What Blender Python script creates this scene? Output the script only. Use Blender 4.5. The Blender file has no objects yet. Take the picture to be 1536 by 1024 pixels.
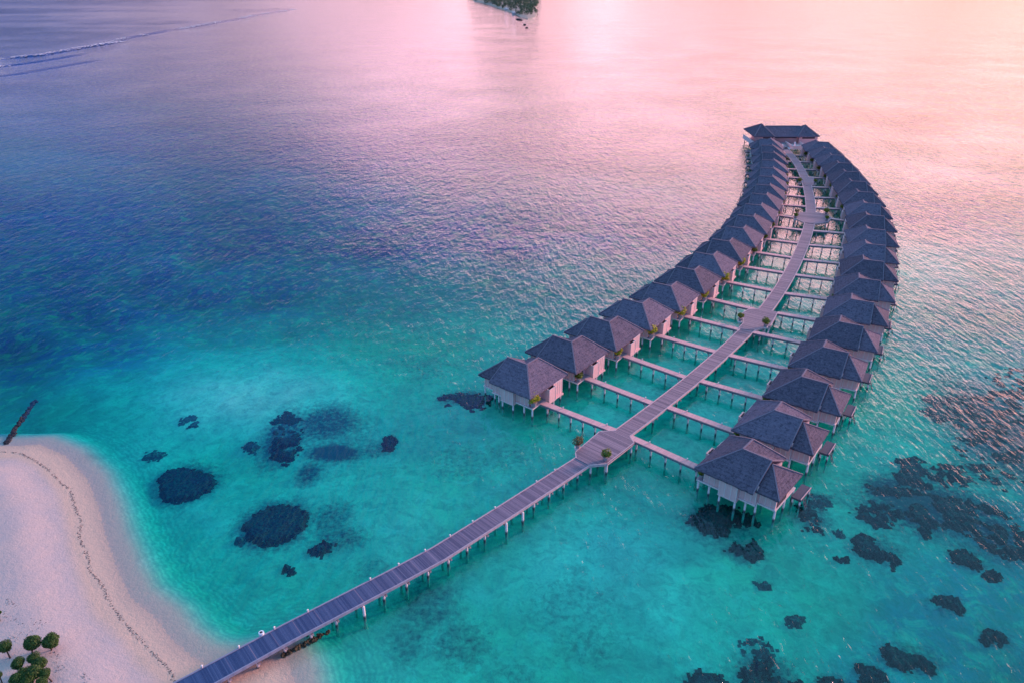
import bpy, bmesh, math, random
import numpy as np
from mathutils import Vector, Matrix

random.seed(7)
rng = np.random.default_rng(7)
scene = bpy.context.scene
COL = scene.collection

# ------------------------------------------------------------------ camera geometry (used to survey the place from the photo)
F, PT, HC = 1120.0, math.radians(26.9), 69.0
CP, SP = math.cos(PT), math.sin(PT)


def at(px, py, z=0.0):
    x = px - 768.0
    y = 512.0 - py
    d = (x, F * CP + y * SP, -F * SP + y * CP)
    k = (z - HC) / d[2]
    return Vector((d[0] * k, d[1] * k, z))


# ------------------------------------------------------------------ helpers
class MB:
    """collects shapes, builds ONE mesh object"""

    def __init__(self):
        self.v = []
        self.f = []

    def add(self, vs, fs):
        o = len(self.v)
        self.v += [tuple(p) for p in vs]
        self.f += [tuple(i + o for i in f) for f in fs]

    def box(self, x0, x1, y0, y1, z0, z1):
        self.add([(x0, y0, z0), (x1, y0, z0), (x1, y1, z0), (x0, y1, z0), (x0, y0, z1), (x1, y0, z1), (x1, y1, z1), (x0, y1, z1)],
                 [(3, 2, 1, 0), (4, 5, 6, 7), (0, 1, 5, 4), (1, 2, 6, 5), (2, 3, 7, 6), (3, 0, 4, 7)])

    def cyl(self, x, y, z0, z1, r0, r1=None, n=9):
        r1 = r0 if r1 is None else r1
        vs = [(x + r0 * math.cos(2 * math.pi * i / n), y + r0 * math.sin(2 * math.pi * i / n), z0) for i in range(n)]
        vs += [(x + r1 * math.cos(2 * math.pi * i / n), y + r1 * math.sin(2 * math.pi * i / n), z1) for i in range(n)]
        fs = [(i, (i + 1) % n, n + (i + 1) % n, n + i) for i in range(n)] + [tuple(range(n - 1, -1, -1)), tuple(range(n, 2 * n))]
        self.add(vs, fs)

    def bar(self, a, b, w, h=None):
        """square bar from a to b"""
        h = w if h is None else h
        a, b = Vector(a), Vector(b)
        t = (b - a).normalized()
        s = t.cross(Vector((0, 0, 1)))
        s = Vector((1, 0, 0)) if s.length < 1e-4 else s.normalized()
        n = s.cross(t).normalized()
        s, n = s * w / 2, n * h / 2
        self.add([a - s - n, a + s - n, a + s + n, a - s + n, b - s - n, b + s - n, b + s + n, b - s + n],
                 [(0, 1, 2, 3), (7, 6, 5, 4), (1, 0, 4, 5), (2, 1, 5, 6), (3, 2, 6, 7), (0, 3, 7, 4)])

    def slab(self, vs, fs, t):
        """top faces given a thickness straight down"""
        n = len(vs)
        cnt = {}
        for f in fs:
            for i in range(len(f)):
                e = (f[i], f[(i + 1) % len(f)])
                cnt[e] = 1
        out = [tuple(f) for f in fs] + [tuple(i + n for i in reversed(f)) for f in fs]
        for (a, b) in cnt:
            if (b, a) not in cnt:
                out.append((b, a, a + n, b + n))
        self.add(list(vs) + [(p[0], p[1], p[2] - t) for p in vs], out)

    def tube(self, pts, rs, n=6):
        vs, fs = [], []
        for k, (p, r) in enumerate(zip(pts, rs)):
            p = Vector(p)
            t = (Vector(pts[min(k + 1, len(pts) - 1)]) - Vector(pts[max(k - 1, 0)])).normalized()
            s = t.cross(Vector((0.3, 1, 0.1))).normalized()
            q = t.cross(s)
            for i in range(n):
                a = 2 * math.pi * i / n
                vs.append(p + s * r * math.cos(a) + q * r * math.sin(a))
        for k in range(len(pts) - 1):
            for i in range(n):
                fs.append((k * n + i, k * n + (i + 1) % n, (k + 1) * n + (i + 1) % n, (k + 1) * n + i))
        fs.append(tuple(range(n - 1, -1, -1)))
        fs.append(tuple(range((len(pts) - 1) * n, len(pts) * n)))
        self.add(vs, fs)

    def mesh(self, name, mat, flip=False, smooth=False, mirror=False):
        me = bpy.data.meshes.new(name)
        vs = [(x, -y, z) for x, y, z in self.v] if mirror else self.v
        fs = [tuple(reversed(f)) for f in self.f] if mirror else self.f
        me.from_pydata(vs, [], fs)
        me.materials.append(mat)
        if smooth:
            me.polygons.foreach_set('use_smooth', [True] * len(me.polygons))
        me.update()
        return me

    def build(self, name, mat, parent=None, smooth=False, mirror=False, recalc=False):
        me = self.mesh(name, mat, smooth=smooth, mirror=mirror)
        if recalc:
            bm = bmesh.new()
            bm.from_mesh(me)
            bmesh.ops.recalc_face_normals(bm, faces=bm.faces)
            bm.to_mesh(me)
            bm.free()
        return link(name, me, parent)


def link(name, data, parent=None):
    o = bpy.data.objects.new(name, data)
    COL.objects.link(o)
    if parent is not None:
        o.parent = parent
    return o


def tag(o, label=None, cat=None, group=None, kind=None):
    if label:
        o['label'] = label
    if cat:
        o['category'] = cat
    if group:
        o['group'] = group
    if kind:
        o['kind'] = kind
    return o


def thing(name, label, cat, loc=(0, 0, 0), rz=0.0, group=None):
    o = link(name, None)
    o.location = loc
    o.rotation_euler = (0, 0, rz)
    return tag(o, label, cat, group)


def copy_tree(o, kids, parent=None):
    c = o.copy()
    COL.objects.link(c)
    if parent is not None:
        c.parent = parent
    for ch in kids.get(o.name, []):
        copy_tree(ch, kids, c)
    return c


def kids_of():
    k = {}
    for o in bpy.data.objects:
        if o.parent is not None:
            k.setdefault(o.parent.name, []).append(o)
    return k


ORD = ['nearest', 'second', 'third', 'fourth', 'fifth', 'sixth', 'seventh', 'eighth', 'ninth', 'tenth', 'eleventh', 'twelfth',
       'thirteenth', 'fourteenth', 'fifteenth', 'sixteenth', 'seventeenth', 'eighteenth', 'nineteenth', 'twentieth']


# ------------------------------------------------------------------ materials
class NT:
    def __init__(self, mat):
        self.t = mat.node_tree
        self.t.nodes.clear()

    def n(self, typ, props=None, **ins):
        nd = self.t.nodes.new(typ)
        for k, v in (props or {}).items():
            setattr(nd, k, v)
        for k, v in ins.items():
            self.set(nd, k, v)
        return nd

    def set(self, nd, k, v):
        key = int(k[1:]) if k[0] == 'i' and k[1:].isdigit() else k.replace('_', ' ')
        s = nd.inputs[key]
        if isinstance(v, bpy.types.NodeSocket):
            self.t.links.new(v, s)
        elif isinstance(v, bpy.types.Node):
            self.t.links.new(v.outputs[0], s)
        else:
            s.default_value = v

    def ramp(self, fac, stops, interp='LINEAR'):
        nd = self.t.nodes.new('ShaderNodeValToRGB')
        cr = nd.color_ramp
        cr.interpolation = interp
        while len(cr.elements) < len(stops):
            cr.elements.new(0.5)
        for e, (p, c) in zip(cr.elements, stops):
            e.position = p
            e.color = (c, c, c, 1) if not hasattr(c, '__len__') else (*c, 1)
        self.t.links.new(fac if isinstance(fac, bpy.types.NodeSocket) else fac.outputs[0], nd.inputs[0])
        return nd.outputs[0]

    def math(self, op, a, b=0.0, c=None, clamp=False):
        nd = self.n('ShaderNodeMath', {'operation': op, 'use_clamp': clamp}, i0=a, i1=b)
        if c is not None:
            self.set(nd, 'i2', c)
        return nd.outputs[0]

    def mix(self, fac, a, b, blend='MIX'):
        nd = self.t.nodes.new('ShaderNodeMix')
        nd.data_type = 'RGBA'
        nd.blend_type = blend
        for s, v in ((nd.inputs['Factor'], fac), (nd.inputs['A'], a), (nd.inputs['B'], b)):
            pass
        ins = [nd.inputs[0], nd.inputs[6], nd.inputs[7]]
        for s, v in zip(ins, (fac, a, b)):
            if isinstance(v, bpy.types.NodeSocket):
                self.t.links.new(v, s)
            elif isinstance(v, bpy.types.Node):
                self.t.links.new(v.outputs[0], s)
            elif isinstance(v, (tuple, list)):
                s.default_value = (*v, 1) if len(v) == 3 else v
            else:
                s.default_value = v
        return nd.outputs[2]

    def noise(self, vec, scale, detail=3.0, rough=0.55, dist=0.0, dims='3D'):
        nd = self.n('ShaderNodeTexNoise', {'noise_dimensions': dims}, Scale=scale, Detail=detail, Roughness=rough, Distortion=dist)
        if vec is not None:
            self.set(nd, 'Vector', vec)
        return nd.outputs[0]

    def mapping(self, vec, scale=(1, 1, 1), rot=(0, 0, 0), loc=(0, 0, 0)):
        nd = self.n('ShaderNodeMapping', None, Vector=vec, Scale=scale, Rotation=rot, Location=loc)
        return nd.outputs[0]

    def out(self, surf=None, vol=None):
        o = self.t.nodes.new('ShaderNodeOutputMaterial')
        if surf is not None:
            self.set(o, 'Surface', surf)
        if vol is not None:
            self.set(o, 'Volume', vol)


def mat(name):
    m = bpy.data.materials.new(name)
    m.use_nodes = True
    return m, NT(m)


def simple(name, c0, c1, scale=3.0, rough=0.8, stretch=(1, 1, 1), bump=0.0, coord='Object', spec=0.3, hue=None):
    """two-tone procedural surface"""
    m, t = mat(name)
    tc = t.n('ShaderNodeTexCoord').outputs[coord]
    v = t.mapping(tc, stretch)
    n1 = t.noise(v, scale, 5.0, 0.65)
    col = t.ramp(n1, [(0.32, c0), (0.68, c1)])
    b = t.n('ShaderNodeBsdfPrincipled', None, Base_Color=col, Roughness=rough)
    b.inputs['Specular IOR Level'].default_value = spec
    if bump:
        bp = t.n('ShaderNodeBump', None, Strength=1.0, Distance=bump, Height=n1)
        t.set(b, 'Normal', bp)
    t.out(b)
    return m


def thatch_mat():
    m, t = mat('thatch')
    tc = t.n('ShaderNodeTexCoord').outputs['Object']
    obi = t.n('ShaderNodeObjectInfo').outputs['Random']
    off = t.n('ShaderNodeVectorMath', {'operation': 'ADD'}, i0=tc)
    cmb = t.n('ShaderNodeCombineXYZ', None, X=t.math('MULTIPLY', obi, 37.0), Y=t.math('MULTIPLY', obi, 91.0))
    t.set(off, 'i1', cmb)
    v = off.outputs[0]
    big = t.noise(v, 0.8, 6.0, 0.72)
    fine = t.noise(t.mapping(v, (1, 1, 0.35)), 7.0, 4.0, 0.7)
    spots = t.noise(v, 1.7, 2.0, 0.5)
    # courses of thatch, a shallow step every 0.3 m of height
    z = t.n('ShaderNodeSeparateXYZ', None, Vector=tc).outputs[2]
    zz = t.math('ADD', t.math('MULTIPLY', z, 3.4), t.math('MULTIPLY', fine, 1.4))
    course = t.math('FRACT', zz)
    base = t.ramp(big, [(0.28, (0.055, 0.048, 0.080)), (0.72, (0.155, 0.118, 0.168))])
    col = t.mix(t.ramp(fine, [(0.3, 0.0), (0.75, 0.75)]), base, (0.26, 0.195, 0.235))
    col = t.mix(t.ramp(course, [(0.0, 0.18), (0.3, 0.0)]), col, (0.05, 0.042, 0.07))
    col = t.mix(t.ramp(spots, [(0.70, 0.0), (0.76, 0.45)]), col, (0.42, 0.36, 0.38))
    wv = t.noise(t.mapping(v, (1, 1, 1), (0, 0, 0), (9, 4, 2)), 2.3, 4.0, 0.7)
    col = t.mix(t.ramp(wv, [(0.36, 0.65), (0.5, 0.0)]), col, (0.040, 0.034, 0.055))
    col = t.mix(1.0, col, t.ramp(obi, [(0.0, 0.78), (1.0, 1.18)]), 'MULTIPLY')
    h = t.math('ADD', t.math('MULTIPLY', fine, 0.7), t.math('MULTIPLY', course, -0.15))
    bp = t.n('ShaderNodeBump', None, Strength=1.0, Distance=0.16, Height=h)
    b = t.n('ShaderNodeBsdfPrincipled', None, Base_Color=col, Roughness=0.9, Normal=bp)
    b.inputs['Specular IOR Level'].default_value = 0.15
    t.out(b)
    return m


def plank_mat(name, dark, light, gap=0.45, tone=None):
    """boards laid across; UV x runs along the walkway in metres"""
    m, t = mat(name)
    uv = t.n('ShaderNodeUVMap', {'uv_map': 'UVMap'}).outputs[0]
    s = t.n('ShaderNodeSeparateXYZ', None, Vector=uv)
    u, w = s.outputs[0], s.outputs[1]
    idx = t.math('FLOOR', t.math('MULTIPLY', u, 7.5))
    wn = t.n('ShaderNodeTexWhiteNoise', {'noise_dimensions': '1D'}, W=idx).outputs[0]
    idx2 = t.math('FLOOR', t.math('MULTIPLY', u, 1.4))
    wn2 = t.n('ShaderNodeTexWhiteNoise', {'noise_dimensions': '1D'}, W=idx2).outputs[0]
    fr = t.math('FRACT', t.math('MULTIPLY', u, 7.5))
    joint = t.ramp(fr, [(0.0, 1.0), (0.12, 0.0), (0.9, 0.0), (1.0, 1.0)])
    grain = t.noise(t.mapping(uv, (9, 1.2, 1)), 2.0, 4.0, 0.6)
    fac = t.math('ADD', t.math('MULTIPLY', wn, 0.42), t.math('ADD', t.math('MULTIPLY', wn2, 0.08), t.math('MULTIPLY', grain, 0.60)))
    col = t.ramp(fac, [(0.25, dark), (0.9, light)])
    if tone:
        # cool blue cast of the light, put into the boards towards the shore
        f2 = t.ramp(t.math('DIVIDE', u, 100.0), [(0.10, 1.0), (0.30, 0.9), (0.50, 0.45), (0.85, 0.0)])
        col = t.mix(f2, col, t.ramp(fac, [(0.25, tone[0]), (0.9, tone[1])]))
    seam = t.ramp(t.math('FRACT', t.math('DIVIDE', u, 2.6)), [(0.0, 1.0), (0.035, 0.0), (0.97, 0.0), (1.0, 1.0)])
    col = t.mix(t.math('MULTIPLY', seam, t.math('MULTIPLY', wn2, 0.45)), col, tuple(min(1, x * 1.25) for x in light))
    col = t.mix(t.math('MULTIPLY', joint, gap), col, (0.02, 0.018, 0.03))
    b = t.n('ShaderNodeBsdfPrincipled', None, Base_Color=col, Roughness=0.62)
    b.inputs['Specular IOR Level'].default_value = 0.35
    bp = t.n('ShaderNodeBump', None, Strength=0.5, Distance=0.02, Height=t.math('SUBTRACT', grain, joint))
    t.set(b, 'Normal', bp)
    t.out(b)
    return m


def post_mat():
    m, t = mat('post_concrete')
    g = t.n('ShaderNodeNewGeometry').outputs['Position']
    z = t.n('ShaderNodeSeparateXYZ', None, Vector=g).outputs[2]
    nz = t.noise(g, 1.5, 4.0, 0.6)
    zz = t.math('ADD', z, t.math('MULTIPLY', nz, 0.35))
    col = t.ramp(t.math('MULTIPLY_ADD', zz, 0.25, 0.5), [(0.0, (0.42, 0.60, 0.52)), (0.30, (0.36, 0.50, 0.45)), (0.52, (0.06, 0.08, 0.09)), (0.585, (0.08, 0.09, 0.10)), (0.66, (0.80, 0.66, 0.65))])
    t.out(t.n('ShaderNodeBsdfPrincipled', None, Base_Color=col, Roughness=0.8))
    return m


def wall_mat(name, c0, c1):
    """painted timber boarding, upright boards, a little weathered"""
    m, t = mat(name)
    tc = t.n('ShaderNodeTexCoord').outputs['Object']
    s = t.n('ShaderNodeSeparateXYZ', None, Vector=tc)
    q = t.math('ADD', s.outputs[0], s.outputs[1])
    fr = t.math('FRACT', t.math('MULTIPLY', q, 5.0))
    joint = t.ramp(fr, [(0.0, 1.0), (0.1, 0.0), (0.92, 0.0), (1.0, 1.0)])
    n1 = t.noise(t.mapping(tc, (3, 3, 0.5)), 1.4, 4.0, 0.6)
    col = t.ramp(n1, [(0.3, c0), (0.7, c1)])
    col = t.mix(t.math('MULTIPLY', joint, 0.35), col, tuple(x * 0.5 for x in c0))
    b = t.n('ShaderNodeBsdfPrincipled', None, Base_Color=col, Roughness=0.7)
    t.out(b)
    return m


def leaf_mat(name, c0, c1, c2):
    m, t = mat(name)
    g = t.n('ShaderNodeNewGeometry')
    r = g.outputs['Random Per Island']
    col = t.ramp(r, [(0.1, c0), (0.55, c1), (0.95, c2)])
    b = t.n('ShaderNodeBsdfPrincipled', None, Base_Color=col, Roughness=0.6)
    tr = t.n('ShaderNodeBsdfTranslucent', None, Color=col)
    mx = t.n('ShaderNodeMixShader', None, Fac=0.25, i1=b, i2=tr)
    t.out(mx)
    return m


M_THATCH = thatch_mat()
M_RIDGE = simple('ridge_thatch', (0.16, 0.13, 0.17), (0.28, 0.21, 0.25), 6.0, 0.9, bump=0.02)
M_WALL = wall_mat('wall_paint', (0.74, 0.44, 0.43), (0.86, 0.53, 0.51))
M_TRIM = simple('trim_paint', (0.74, 0.58, 0.57), (0.84, 0.67, 0.65), 3.0, 0.6)
M_DARKWOOD = simple('dark_timber', (0.035, 0.03, 0.045), (0.07, 0.055, 0.07), 4.0, 0.7)
M_DECK = simple('deck_timber', (0.30, 0.24, 0.27), (0.42, 0.33, 0.36), 5.0, 0.7, (1, 6, 1))
M_GREYDECK = simple('grey_timber', (0.16, 0.14, 0.18), (0.26, 0.23, 0.28), 5.0, 0.7, (1, 6, 1))
M_DARKDECK = simple('dark_deck_timber', (0.075, 0.065, 0.095), (0.13, 0.115, 0.15), 5.0, 0.7, (1, 6, 1))
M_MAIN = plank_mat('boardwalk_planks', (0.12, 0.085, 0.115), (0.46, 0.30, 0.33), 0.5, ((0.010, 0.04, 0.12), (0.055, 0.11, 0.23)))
M_SIDE = plank_mat('walkway_planks', (0.72, 0.34, 0.33), (0.90, 0.47, 0.44), 0.35)
M_BEAM = simple('beam_timber', (0.54, 0.35, 0.36), (0.72, 0.48, 0.48), 4.0, 0.7)
M_PINK = simple('pink_paint', (0.85, 0.56, 0.55), (0.92, 0.64, 0.62), 3.0, 0.7)
M_POST = post_mat()


def beam_mat():
    m, t = mat('boardwalk_beam')
    uv = t.n('ShaderNodeUVMap', {'uv_map': 'UVMap'}).outputs[0]
    u = t.n('ShaderNodeSeparateXYZ', None, Vector=uv).outputs[0]
    n1 = t.noise(t.mapping(uv, (0.7, 6, 1)), 2.0, 4.0, 0.65)
    col = t.ramp(n1, [(0.3, (0.50, 0.33, 0.35)), (0.7, (0.72, 0.48, 0.48))])
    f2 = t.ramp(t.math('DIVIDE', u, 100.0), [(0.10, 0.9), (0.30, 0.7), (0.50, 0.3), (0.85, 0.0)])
    col = t.mix(f2, col, t.ramp(n1, [(0.3, (0.10, 0.16, 0.27)), (0.7, (0.24, 0.28, 0.38))]))  # beams carry the same painted blue cast near the shore
    t.out(t.n('ShaderNodeBsdfPrincipled', None, Base_Color=col, Roughness=0.7))
    return m


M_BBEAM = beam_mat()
M_LEAF_Y = leaf_mat('leaf_yellow_green', (0.20, 0.22, 0.012), (0.52, 0.46, 0.02), (0.80, 0.60, 0.03))
M_LEAF_G = leaf_mat('leaf_green', (0.05, 0.10, 0.012), (0.14, 0.20, 0.02), (0.32, 0.32, 0.03))
M_LEAF_O = leaf_mat('leaf_olive', (0.06, 0.06, 0.03), (0.16, 0.13, 0.05), (0.30, 0.20, 0.08))
M_LEAF_T = leaf_mat('leaf_tree', (0.012, 0.050, 0.006), (0.034, 0.105, 0.010), (0.085, 0.150, 0.016))
M_BARK = simple('bark', (0.05, 0.04, 0.035), (0.10, 0.08, 0.07), 8.0, 0.9)
M_TUB = simple('tub_clay', (0.30, 0.25, 0.27), (0.42, 0.36, 0.38), 6.0, 0.8)
M_LAMP = simple('lamp_cap', (0.80, 0.70, 0.66), (0.88, 0.78, 0.74), 6.0, 0.5)
M_ROCK = simple('groyne_rock', (0.012, 0.016, 0.03), (0.05, 0.05, 0.06), 2.5, 0.9, bump=0.1)
M_MOSSROCK = simple('mossy_rock', (0.03, 0.025, 0.02), (0.11, 0.09, 0.05), 2.5, 0.9, bump=0.08)
M_WEED = simple('seaweed', (0.05, 0.03, 0.05), (0.13, 0.08, 0.10), 6.0, 0.9)
M_CORAL = simple('coral', (0.003, 0.016, 0.030), (0.024, 0.075, 0.088), 3.2, 0.95, spec=0.05)
M_GRASSBED = simple('seagrass_bed', (0.03, 0.06, 0.08), (0.10, 0.14, 0.16), 2.0, 0.95, spec=0.05)
M_SURF = simple('surf_foam', (0.50, 0.48, 0.56), (0.70, 0.68, 0.72), 4.0, 0.9)
M_FOAM = simple('foam', (0.75, 0.75, 0.78), (0.9, 0.9, 0.92), 4.0, 0.9)

# ------------------------------------------------------------------ world: dusk sky
GLOW_AZ = math.radians(48)                            # middle of the afterglow
SUN_AZ, SUN_EL = math.radians(64), math.radians(15)   # azimuth from +Y towards +X
w = bpy.data.worlds.new('World')
scene.world = w
w.use_nodes = True
t = NT(w)
tc = t.n('ShaderNodeTexCoord').outputs['Generated']
nrm = t.n('ShaderNodeVectorMath', {'operation': 'NORMALIZE'}, i0=tc).outputs[0]
sp = t.n('ShaderNodeSeparateXYZ', None, Vector=nrm)
el = sp.outputs[2]
hor = t.n('ShaderNodeVectorMath', {'operation': 'NORMALIZE'}, i0=t.n('ShaderNodeCombineXYZ', None, X=sp.outputs[0], Y=sp.outputs[1])).outputs[0]
dt = t.n('ShaderNodeVectorMath', {'operation': 'DOT_PRODUCT'}, i0=hor, i1=(math.sin(GLOW_AZ), math.cos(GLOW_AZ), 0)).outputs['Value']
az = t.math('MULTIPLY_ADD', dt, 0.5, 0.5)
low = t.ramp(az, [(0.0, (0.06, 0.10, 0.30)), (0.55, (0.05, 0.065, 0.20)), (0.60, (0.09, 0.10, 0.26)), (0.68, (0.36, 0.26, 0.44)), (0.74, (0.48, 0.28, 0.39)),
                  (0.82, (0.68, 0.37, 0.45)), (0.90, (0.70, 0.34, 0.38)), (0.97, (0.70, 0.31, 0.275))])
# ramp values are radiance, they may exceed 1
mid = t.ramp(az, [(0.0, (0.05, 0.13, 0.42)), (0.53, (0.36, 0.31, 0.55)), (0.61, (0.52, 0.40, 0.68)), (0.67, (0.66, 0.44, 0.76)), (0.72, (0.88, 0.54, 0.78)),
                  (0.79, (1.65, 0.88, 1.18)), (0.90, (2.6, 1.34, 1.60)), (0.95, (3.3, 1.65, 1.80)), (1.0, (3.2, 1.50, 1.45))])
high = t.ramp(az, [(0.0, (0.10, 0.28, 0.60)), (0.57, (0.005, 0.10, 0.56)), (0.70, (0.05, 0.13, 0.64)), (0.80, (0.18, 0.20, 0.72)), (0.90, (0.16, 0.32, 0.62)), (1.0, (0.14, 0.34, 0.60))])
zen = (0.22, 0.55, 0.90)
m1 = t.mix(t.ramp(el, [(0.03, 0.0), (0.14, 1.0)], 'EASE'), low, mid)
# the afterglow reaches higher on its own side
e2 = t.math('SUBTRACT', el, t.math('MULTIPLY', t.ramp(az, [(0.60, -0.0), (0.74, 0.30), (0.84, 0.62), (0.91, 1.0), (0.95, 1.0), (1.0, 0.47)]), 0.24))
m12 = t.mix(t.ramp(e2, [(0.105, 0.0), (0.195, 1.0)], 'EASE'), m1, high)
m2_ = t.mix(t.ramp(el, [(0.55, 0.0), (0.85, 1.0)], 'EASE'), m12, zen)
# soft evening cloud banks: broad bright and dull patches
cl = t.noise(t.mapping(nrm, (3.2, 3.2, 2.0), (0, 0, 0), (3.1, 0.4, 0)), 1.6, 4.0, 0.5)
clf = t.ramp(cl, [(0.30, 0.72), (0.5, 1.0), (0.72, 1.35)])
m3_ = t.mix(1.0, m2_, clf, 'MULTIPLY')
# gaps between the low clouds: two bright shafts with a dull bank between them
ang = t.math('ARCTAN2', sp.outputs[0], sp.outputs[1])
gap = t.ramp(t.math('MULTIPLY_ADD', ang, 1.0, 0.5), [(0.0, 0.97), (0.36, 0.97), (0.40, 1.0), (0.43, 1.14), (0.465, 0.96), (0.50, 0.80), (0.56, 0.82), (0.585, 1.0), (0.61, 1.14), (0.66, 1.0), (0.80, 1.0)])
gapl = t.mix(t.ramp(el, [(0.16, 1.0), (0.30, 0.0)]), (1, 1, 1), gap)
m3_ = t.mix(1.0, m3_, gapl, 'MULTIPLY')
sky = t.n('ShaderNodeTexSky', {'sky_type': 'NISHITA', 'sun_disc': False, 'sun_elevation': SUN_EL, 'sun_rotation': SUN_AZ})
bg1 = t.n('ShaderNodeBackground', None, Color=sky.outputs[0], Strength=0.02)
bg2 = t.n('ShaderNodeBackground', None, Color=m3_, Strength=1.0)
add = t.n('ShaderNodeAddShader', None, i0=bg1, i1=bg2)
wo = t.t.nodes.new('ShaderNodeOutputWorld')
t.set(wo, 'Surface', add)

sun = bpy.data.lights.new('sun', 'SUN')
sun.energy = 3.4
sun.angle = math.radians(12)
sun.color = (1.0, 0.54, 0.48)
so = link('sun', sun)
so.rotation_euler = (math.radians(90) - SUN_EL, 0, math.pi - SUN_AZ)
so.location = (200, 200, 150)

# ------------------------------------------------------------------ shoreline, seabed, beach
shore_px = [(-60, 668), (-10, 668), (25, 668), (58, 667), (95, 683), (129, 718), (147, 763), (155, 800), (165, 828), (175, 856), (193, 896), (236, 932),
            (258, 963), (294, 991), (335, 1000), (380, 993), (423, 988), (433, 1004), (438, 1018), (440, 1040)]
shore = [at(x, y, 0).xy for x, y in shore_px]
land = [tuple(p) for p in shore] + [(shore[-1].x - 1, 20), (-400, 20), (-400, shore[0].y)]
land = np.array(land)


def inside(px, py, poly):
    r = np.zeros(px.shape, bool)
    n = len(poly)
    j = n - 1
    for i in range(n):
        xi, yi = poly[i]
        xj, yj = poly[j]
        if yi != yj:
            c = ((yi > py) != (yj > py)) & (px < (xj - xi) * (py - yi) / (yj - yi) + xi)
            r ^= c
        j = i
    return r


def seg_dist(px, py, pts, close=False):
    d = np.full(px.shape, 1e9)
    n = len(pts)
    for i in range(n if close else n - 1):
        a = pts[i]
        b = pts[(i + 1) % n]
        vx, vy = b[0] - a[0], b[1] - a[1]
        q = np.clip(((px - a[0]) * vx + (py - a[1]) * vy) / (vx * vx + vy * vy + 1e-12), 0, 1)
        d = np.minimum(d, np.hypot(px - a[0] - q * vx, py - a[1] - q * vy))
    return d


SAND = (0.55, 0.60, 0.44)
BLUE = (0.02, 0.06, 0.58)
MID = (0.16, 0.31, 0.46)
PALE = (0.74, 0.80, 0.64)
ctrl = [  # pixel, depth, bed colour
    (300, 900, 2.4, SAND), (350, 680, 2.5, SAND), (230, 840, 2.2, SAND), (500, 860, 2.1, SAND), (430, 930, 1.8, SAND), (520, 985, 1.6, SAND),
    (400, 580, 0.45, PALE), (310, 568, 0.5, PALE), (455, 564, 0.5, PALE), (350, 590, 0.55, PALE), (420, 560, 0.6, PALE), (260, 585, 1.0, PALE), (480, 590, 1.3, PALE), (560, 600, 1.9, SAND), (200, 600, 2.1, SAND), (620, 690, 1.7, SAND),
    (330, 545, 2.0, SAND), (450, 540, 2.1, SAND), (560, 545, 2.3, SAND), (650, 560, 2.2, SAND), (90, 590, 2.8, SAND), (20, 575, 4.5, MID),
    (700, 700, 1.8, SAND), (800, 660, 2.0, SAND), (660, 640, 1.8, SAND), (720, 760, 2.0, SAND), (760, 930, 2.3, SAND), (880, 850, 1.2, PALE),
    (900, 790, 1.2, PALE), (1000, 900, 1.4, PALE), (980, 980, 2.0, SAND), (640, 960, 2.2, SAND), (870, 990, 2.4, SAND), (600, 1020, 2.0, SAND),
    (1100, 880, 2.1, SAND), (1150, 840, 2.3, SAND), (1250, 900, 2.6, SAND), (1350, 900, 3.2, MID), (1450, 960, 4.0, MID), (1530, 1000, 4.8, MID),
    (1530, 880, 4.0, MID), (1200, 1000, 2.8, SAND), (1300, 980, 3.3, MID), (1450, 860, 3.4, MID), (1330, 660, 1.9, SAND), (1300, 740, 2.0, SAND),
    (1380, 580, 2.4, SAND), (1480, 640, 3.0, MID), (1420, 700, 2.4, SAND), (1530, 560, 3.2, MID), (1400, 480, 3.2, MID), (1500, 450, 3.8, MID),
    (1530, 760, 3.4, MID), (0, 480, 11, BLUE), (120, 440, 11, BLUE), (60, 380, 10, BLUE), (250, 420, 9, BLUE), (0, 530, 8.0, BLUE), (160, 510, 7.0, BLUE),
    (300, 490, 5.0, MID), (430, 480, 4.4, MID), (400, 420, 8.0, BLUE), (520, 430, 5.5, MID), (600, 440, 4.6, MID), (640, 500, 3.2, SAND),
    (720, 480, 3.0, SAND), (800, 440, 3.6, MID), (740, 410, 4.4, MID), (860, 400, 4.4, MID), (560, 500, 3.4, SAND), (0, 300, 9, BLUE), (150, 320, 8, BLUE),
    (350, 340, 9, BLUE), (560, 350, 8, BLUE), (760, 340, 7, BLUE), (950, 330, 6, BLUE), (40, 220, 5.0, MID), (200, 200, 7, BLUE), (500, 200, 9, BLUE),
    (900, 200, 9, BLUE), (1400, 300, 6, BLUE), (1400, 150, 9, BLUE), (100, 100, 8, BLUE), (800, 60, 12, BLUE),
    (900, 600, 1.7, PALE), (1000, 560, 1.7, PALE), (1060, 620, 1.7, PALE), (1150, 560, 1.8, PALE), (1080, 500, 1.9, PALE), (1200, 480, 2.0, PALE),
    (1150, 420, 2.3, PALE), (1230, 400, 2.4, PALE), (1200, 300, 4.2, MID), (1010, 700, 2.0, SAND), (960, 740, 1.7, SAND)]
cw = np.array([(at(c[0], c[1], 0).x, at(c[0], c[1], 0).y) for c in ctrl])
cd = np.array([c[2] * (0.75 if c[3] == BLUE else 1.0) for c in ctrl])
cc = np.array([c[3] for c in ctrl])


def vnoise(x, y, seed):
    """smooth value noise"""
    xi, yi = np.floor(x), np.floor(y)
    fx, fy = x - xi, y - yi
    fx, fy = fx * fx * (3 - 2 * fx), fy * fy * (3 - 2 * fy)

    def hsh(a, b):
        s = np.sin(a * 127.1 + b * 311.7 + seed * 74.7) * 43758.5453
        return s - np.floor(s)
    return (hsh(xi, yi) * (1 - fx) + hsh(xi + 1, yi) * fx) * (1 - fy) + (hsh(xi, yi + 1) * (1 - fx) + hsh(xi + 1, yi + 1) * fx) * fy


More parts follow.
